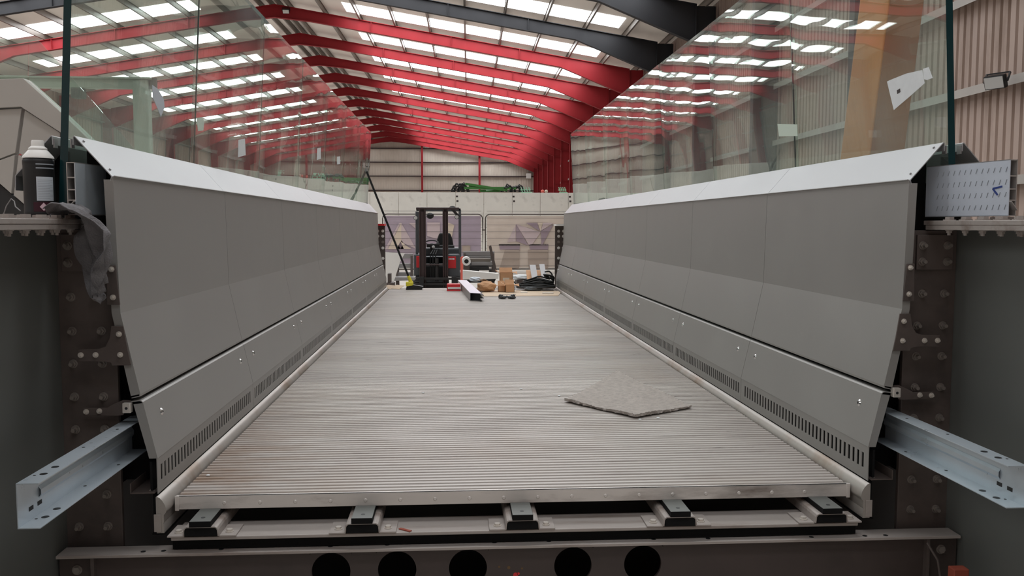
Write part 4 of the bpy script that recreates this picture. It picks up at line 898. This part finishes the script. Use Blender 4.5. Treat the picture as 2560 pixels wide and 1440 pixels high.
quad_prism([a+Vector((.006, .06)), b2+Vector((-.02, .06)), b2+Vector((-.02, .07)), a+Vector((.006, .07))], DZ+.005, DZ+H-.006, 'inner_web', 'dark', t)
# red case
p = on(1134, 727); t = thing('red_case', 'red and white plastic case left of the long steel profile', 'case', (p.x, p.y, DZ))
MB().box(p.x-.10, p.x+.10, p.y-.06, p.y+.10, DZ+.02, DZ+.105).build('lid', M['redp'], t, bevel=.012); MB().box(p.x-.085, p.x+.10, p.y-.07, p.y-.06, DZ+.03, DZ+.06).build('label', M['white'], t); MB().box(p.x-.10, p.x+.105, p.y-.08, p.y+.10, DZ, DZ+.02).build('base', M['redp'], t, bevel=.006)
# flattened cardboard under the clutter
pp = [on(1192, 741), on(1396, 740), on(1404, 728), on(1215, 726)]
tag(MB().prism([(q.x, q.y) for q in pp], 'z', DZ, DZ+.006).build('cardboard_sheet', M['sheetcard'], org=(pp[0].x, pp[0].y, DZ)), 'flat pale cardboard sheet under the boxes and cables', 'cardboard')
ZS = DZ+.006
# kraft paper bundle, white film at its left
p = on(1222, 731)
def crumple(c, sx, sy, sz, seed, name, mm, label, cat, sub=3):
    import bmesh
    rn = random.Random(seed); bm = bmesh.new(); bmesh.ops.create_icosphere(bm, subdivisions=sub, radius=1)
    ph = [rn.uniform(0, 6) for _ in range(6)]
    for v in bm.verts:
        x, y, z = v.co; k = 1+.13*math.sin(3*x+ph[0])*math.sin(4*y+ph[1])+.08*math.sin(7*z+5*x+ph[2])+.05*math.sin(11*y+ph[3]-6*x)+rn.uniform(-.02, .02)
        x, y, z = [math.copysign(abs(w)**.75, w) for w in (x, y, z)]
        v.co = Vector((x*sx*k, y*sy*k, max(-sz, z*sz*k)))
    me = bpy.data.meshes.new(name); bm.to_mesh(me); bm.free(); me.materials.append(M[mm]); o = bpy.data.objects.new(name, me); C.objects.link(o); o.location = (c[0], c[1], c[2]+sz)
    return tag(o, label, cat)
crumple((p.x-.03, p.y+.06, ZS), .135, .10, .075, 4, 'kraft_paper_bundle', 'card', 'crumpled brown kraft paper bundle in front of the boxes', 'paper bundle')
m_ = MB(); q = Vector((p.x-.17, p.y+.1, ZS+.16)); m_.add([tuple(q), (q.x+.10, q.y-.05, q.z+.03), (q.x+.27, q.y-.02, q.z-.05), (q.x+.22, q.y+.12, q.z-.06), (q.x+.05, q.y+.1, q.z)], [(0, 1, 2, 3, 4)])
o = tag(m_.build('paper_flap', M['sheetcard'], org=q), 'stiff pale paper flap resting over the kraft bundle', 'paper'); o.modifiers.new('S', 'SOLIDIFY').thickness = .004
p2 = on(1178, 720); crumple((p2.x+.06, p2.y-.1, DZ+.105), .085, .07, .035, 9, 'grey_film', 'canlabel', 'crumpled grey-blue film heap on the far end of the long profile', 'film')
p3 = on(1199, 731); crumple((p3.x+.015, p3.y+.05, ZS), .03, .05, .055, 12, 'white_film', 'paper', 'white film crumpled against the left side of the kraft bundle', 'film')
# cardboard boxes
def carton(u, v, w, dpt, hh, label, openl=False, lab=False, rz=0):
    p = on(u, v); t = thing('cardboard_box', label, 'box', (p.x, p.y, ZS), 'cardboard boxes on the deck'); x, y = p.x, p.y
    tk = .005
    m_ = MB(); m_.box(x-w/2, x+w/2, y, y+tk, ZS, ZS+hh); m_.box(x-w/2, x+w/2, y+dpt-tk, y+dpt, ZS, ZS+hh); m_.box(x-w/2, x-w/2+tk, y, y+dpt, ZS, ZS+hh); m_.box(x+w/2-tk, x+w/2, y, y+dpt, ZS, ZS+hh); m_.box(x-w/2, x+w/2, y, y+dpt, ZS, ZS+tk); m_.build('walls', M['card'], t)
    z = ZS+hh
    for vs in ([(x-w/2, y, z), (x-w/2, y+dpt, z), (x-w/2-.06, y+dpt, z+.04), (x-w/2-.06, y, z+.03)], [(x+w/2, y, z), (x+w/2, y+dpt, z), (x+w/2+.07, y+dpt, z+.01), (x+w/2+.07, y, z-.02)], [(x-w/2, y+dpt, z), (x+w/2, y+dpt, z), (x+w/2, y+dpt+.05, z+.07), (x-w/2, y+dpt+.05, z+.07)]):
        o = MB().add(vs, [(0, 1, 2, 3)]).build('flap', M['card'], t); o.modifiers.new('S', 'SOLIDIFY').thickness = .004
    if lab: MB().box(x-.055, x+.045, y-.0012, y, ZS+hh*.38, ZS+hh*.68).build('label', M['ban4'], t)
carton(1266, 722, .20, .16, .24, 'tall brown cardboard box with a pale label on its front', lab=True)
carton(1275, 732, .13, .12, .105, 'small open cardboard box in front of the tall one')
carton(1254, 731, .10, .1, .085, 'small dark-sided cardboard box left of the small open box')
# grey strips and a brown board behind the cables
pb = on(1340, 716)
def leaning(u0, u1, v0, v1, du, Y, mm, name, label, cat):
    a, b2 = atY(u0, v1, Y), atY(u1, v1, Y); c_, d_ = atY(u1+du, v0, Y+.5), atY(u0+du, v0, Y+.5)
    o = MB().add([tuple(a), tuple(b2), tuple(c_), tuple(d_)], [(0, 1, 2, 3)]).build(name, M[mm], org=a); o.modifiers.new('S', 'SOLIDIFY').thickness = .012; return tag(o, label, cat)
leaning(1333, 1348, 662, 716, -9, 13.1, 'grey', 'galvanised_strip', 'left one of two pale strips standing behind the cable heap', 'strip')
leaning(1358, 1371, 660, 716, -10, 13.1, 'grey', 'galvanised_strip', 'right one of two pale strips standing behind the cable heap', 'strip')
leaning(1320, 1358, 675, 716, -5, 13.2, 'card', 'brown_board', 'pinkish brown board behind the two pale strips', 'board')
# cable heap
pc = on(1352, 727); cols = ['thickest outer black cable of the heap by the right kerb', 'black cable coil in the middle of the heap', 'black cable loop trailing left from the heap', 'black cable looping up against the right parapet', 'black cable lying lowest at the front of the heap', 'black cable crossing the top of the heap']
for k in range(6):
    rn = random.Random(20+k); pts = []; turns = [5, 5, 4, 3.5, 4, 5][k]; ox, oy = [(0, 0), (.02, .05), (-.05, .02), (.17, .1), (.05, -.08), (-.02, .1)][k]
    rx, ry = [(.27, .2), (.2, .18), (.22, .16), (.1, .12), (.26, .12), (.2, .15)][k]; N_ = int(turns*22)
    for i in range(N_):
        a = i/22*2*math.pi; f = i/N_
        w1 = 1+.22*math.sin(a*.37+rn.random()*.1+k)+.12*math.sin(a*.71+2*k)
        hgt_ = .02+.13*f*(.7+.3*math.sin(a*.5+k))*max(.25, 1-.5*abs(math.cos(a)))+.012*k
        if k == 3: hgt_ += .13*abs(math.sin(a*.5))
        if k == 4: hgt_ *= .45
        pts.append((pc.x+ox+rx*w1*math.cos(a)*.98, pc.y+.12+oy+ry*w1*math.sin(a), ZS+hgt_+.01))
    if k == 2: pts = [(pc.x-.42, pc.y+.35, ZS+.14), (pc.x-.36, pc.y+.3, ZS+.09), (pc.x-.30, pc.y+.25, ZS+.05)]+pts
    pts = [(min(x, XC+1.225), y, z) for x, y, z in pts]
    tag(MB().tube(pts, .0115, 7).build('cable', M['rubber'], smooth=True, org=(pc.x, pc.y, ZS)), cols[k], 'cable', 'black cables heaped on the deck')
crumple((pc.x-.12, pc.y-.06, ZS), .14, .07, .03, 5, 'grey_plastic_sheet', 'body', 'slate grey plastic sheet bunched under the front of the cables', 'plastic sheet')
for (u, v, w, lab) in ((1310, 733, .1, 'white foam strip at the left front of the cable heap'), (1370, 735, .16, 'white foam strip at the right front of the cable heap')):
    p = on(u, v); tag(MB().box(p.x-w/2, p.x+w/2, p.y-.02, p.y+.02, ZS, ZS+.014).build('foam_strip', M['white'], bevel=.004, org=(p.x, p.y, ZS)), lab, 'strip')
m_ = MB(); p = on(1255, 745)
tag(MB().bar((pp[0].x+.35, pp[0].y+.2, ZS+.004), (pp[0].x+.55, pp[0].y+.18, ZS+.004), .03, .006).build('timber_lath', M['grey'], org=(pp[0].x+.45, pp[0].y+.2, ZS)), 'thin grey lath on the cardboard in front of the kraft bundle', 'lath')
a, b2 = atY(1284, 716, 14.6), atY(1346, 699, 14.6); t = thing('board_stack', 'stack of grey boards standing behind the cardboard boxes', 'boards', ((a.x+b2.x)/2, 14.7, 0))
for k in range(6): MB().box(a.x+.03*(k % 3), b2.x-.04*(k % 2), 14.6+.02*(k % 2), 15.2, b2.z*k/6, b2.z*(k+1)/6-.012).build('board', M['steel' if k % 2 else 'grey'], t)
q = atY(1305, 694, 14.65); crumple((q.x, 14.75, b2.z-.012), .17, .1, .045, 31, 'plastic_wrap', 'paper', 'crumpled white plastic lying on the stack of grey boards', 'plastic')
# pair of work gloves
for k, (u, lab, sc) in enumerate(((1260, 'dark grey work glove lying left of its pair on the deck', 1), (1275, 'dark grey work glove lying right of its pair on the deck', -1))):
    p = on(u, 747); t = thing('work_glove', lab, 'glove', (p.x, p.y, DZ), 'pair of work gloves')
    MB().ball((p.x, p.y, DZ+.022), .03, (1.3, 1.2, .72)).build('palm', M['body'], t, smooth=True)
    for j in range(4):
        a = R(200+j*22 if k == 0 else 290+j*22); MB().tube([(p.x+.02*math.cos(a), p.y+.02*math.sin(a), DZ+.022), (p.x+.055*math.cos(a), p.y+.05*math.sin(a), DZ+.026), (p.x+.075*math.cos(a), p.y+.065*math.sin(a), DZ+.011)], .0105, 8).build('finger', M['dark'], t, smooth=True)
    MB().tube([(p.x+sc*.02, p.y+.02, DZ+.02), (p.x+sc*.045, p.y+.045, DZ+.03), (p.x+sc*.06, p.y+.045, DZ+.014)], .011, 8).build('thumb', M['dark'], t, smooth=True)
    MB().cyl((p.x-sc*.02, p.y+.02, DZ+.024), (p.x-sc*.05, p.y+.055, DZ+.03), .024, .03, n=14).build('cuff', M['black'], t, smooth=True)
# paper scraps by the left deck end
for k, (u, v, lab) in enumerate(((1000, 716, 'folded brown paper scrap beside the broom head'), (975, 720, 'pale paper scrap by the left kerb end'))):
    p = on(u, v); p.y = min(p.y, 13.15); o = MB().add([(p.x-.1, p.y-.06, DZ+.012), (p.x+.03, p.y-.08, DZ+.004), (p.x+.10, p.y+.04, DZ+.05), (p.x-.02, p.y+.08, DZ+.06)], [(0, 1, 2), (0, 2, 3)]).build('paper_scrap', M['sheetcard'], org=(p.x, p.y, DZ)); o.modifiers.new('S', 'SOLIDIFY').thickness = .004; tag(o, lab, 'scrap')
# ------------------------------------------------------------------ stair section on the left, jib crane, orange post
YS = 7.6
def sp(u, v, Y=YS): p = atY(u, v, Y); return (p.x, p.z)
t = thing('stair_section', 'grey clad stair section with glass parapet left of the bridge', 'staircase', (atY(60, 400, YS).x, YS, 0))
upper = [(-420, 215), (62, 197), (150, 276), (330, 450), (330, 505), (155, 332), (56, 268), (-420, 290)]
MB().prism([sp(*p) for p in upper], 'y', YS-.03, YS+.12).build('cap', M['stair'], t, bevel=.004)
def panelpoly(pts, name, mm='stair', y0=0.0, y1=.1): MB().prism([sp(*p) for p in pts], 'y', YS+y0, YS+y1).build(name, M[mm], t, bevel=.003)
panelpoly([(-420, 296), (-2, 274), (54, 271), (38, 382), (-4, 398), (-420, 560)], 'panel'); panelpoly([(62, 275), (150, 332), (148, 445), (47, 382)], 'panel')
panelpoly([(-420, 566), (-4, 402), (37, 387), (28, 484), (-4, 456), (-420, 610)], 'panel'); panelpoly([(46, 387), (148, 449), (148, 560), (64, 514), (34, 488)], 'panel'); panelpoly([(153, 335), (330, 508), (330, 620), (151, 446)], 'panel'); panelpoly([(151, 450), (330, 625), (330, 720), (151, 562)], 'panel')
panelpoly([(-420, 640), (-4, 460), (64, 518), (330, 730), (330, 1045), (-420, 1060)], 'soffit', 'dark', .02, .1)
gl = [[(-420, 90), (66, 97), (62, 196), (-420, 213)], [(68, 98), (92, 100), (226, 250), (222, 345), (150, 274), (68, 198)], [(228, 252), (330, 370), (330, 450), (226, 348)]]
for q in gl: MB().prism([sp(*p) for p in q], 'y', YS+.03, YS+.045).build('glass_pane', M['glass'], t)
a = atY(357, 300, 16); t = thing('jib_crane', 'pale green jib crane post and arm behind the left glass', 'crane', (a.x, 16, 0))
zt_ = atY(357, 200, 16).z
m_ = MB().box(a.x-.135, a.x+.135, 15.9, 16.1, .03, zt_); m_.build('post', M['jib'], t, bevel=.02)
m_ = MB().box(a.x-3.0, a.x+.13, 15.92, 16.08, zt_-.16, zt_); m_.box(a.x-3.0, a.x+.2, 15.86, 16.14, zt_, zt_+.03); m_.build('arm', M['jib'], t, bevel=.008)
MB().cyl((a.x+.2, 16, zt_-.16), (a.x+.2, 16, zt_+.03), .07).build('pivot', M['steel'], t, smooth=True); MB().box(a.x-.3, a.x+.3, 15.7, 16.3, 0, .03).build('base_plate', M['jib'], t)
m_ = MB().box(a.x-1.2, a.x-1.0, 15.9, 16.1, zt_-.34, zt_-.16); m_.build('hoist_trolley', M['dark'], t, bevel=.02)
t = thing('orange_post', 'leaning orange steel box post behind the nearest right glass', 'post', (3.15, 7.1, 0))
base = [(3.315, 7.28), (3.435, 7.0), (3.735, 7.03), (3.66, 7.32)]; vs = []
for z, k in ((.0, (0-2.29)*.0985), (5.5, (5.5-2.29)*.0985)): vs += [(x+k, y, z+.03) for x, y in base]
MB().add(vs, [(3, 2, 1, 0), (4, 5, 6, 7), (0, 1, 5, 4), (1, 2, 6, 5), (2, 3, 7, 6), (3, 0, 4, 7)]).build('box_section', M['orange'], t, bevel=.01)
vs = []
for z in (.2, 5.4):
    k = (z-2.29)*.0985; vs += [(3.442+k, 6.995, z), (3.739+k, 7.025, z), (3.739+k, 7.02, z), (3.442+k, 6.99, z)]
MB().add(vs, [(0, 1, 5, 4), (1, 2, 6, 5), (2, 3, 7, 6), (3, 0, 4, 7), (3, 2, 1, 0), (4, 5, 6, 7)]).build('brown_face', M['brownp'], t)['label'] = 'brown side face'  # thin brown face laid over one side of the orange box
MB().box(3.0, 3.65, 6.85, 7.5, 0, .03).build('base_plate', M['orange'], t)
# ------------------------------------------------------------------ light and view
w = bpy.data.worlds.new('world'); bpy.context.scene.world = w; w.use_nodes = True
w.node_tree.nodes['Background'].inputs[0].default_value = (.6, .7, .8, 1); w.node_tree.nodes['Background'].inputs[1].default_value = .3
sc = bpy.context.scene
sc.view_settings.view_transform = 'Standard'; sc.view_settings.look = 'None'; sc.view_settings.gamma = 1; sc.view_settings.use_curve_mapping = False
sc.view_settings.exposure = 0.0
sc.cycles.use_denoising = True
sc.cycles.max_bounces = 8; sc.cycles.transparent_max_bounces = 24; sc.cycles.diffuse_bounces = 4; sc.cycles.glossy_bounces = 4
sc.cycles.sample_clamp_indirect = 6
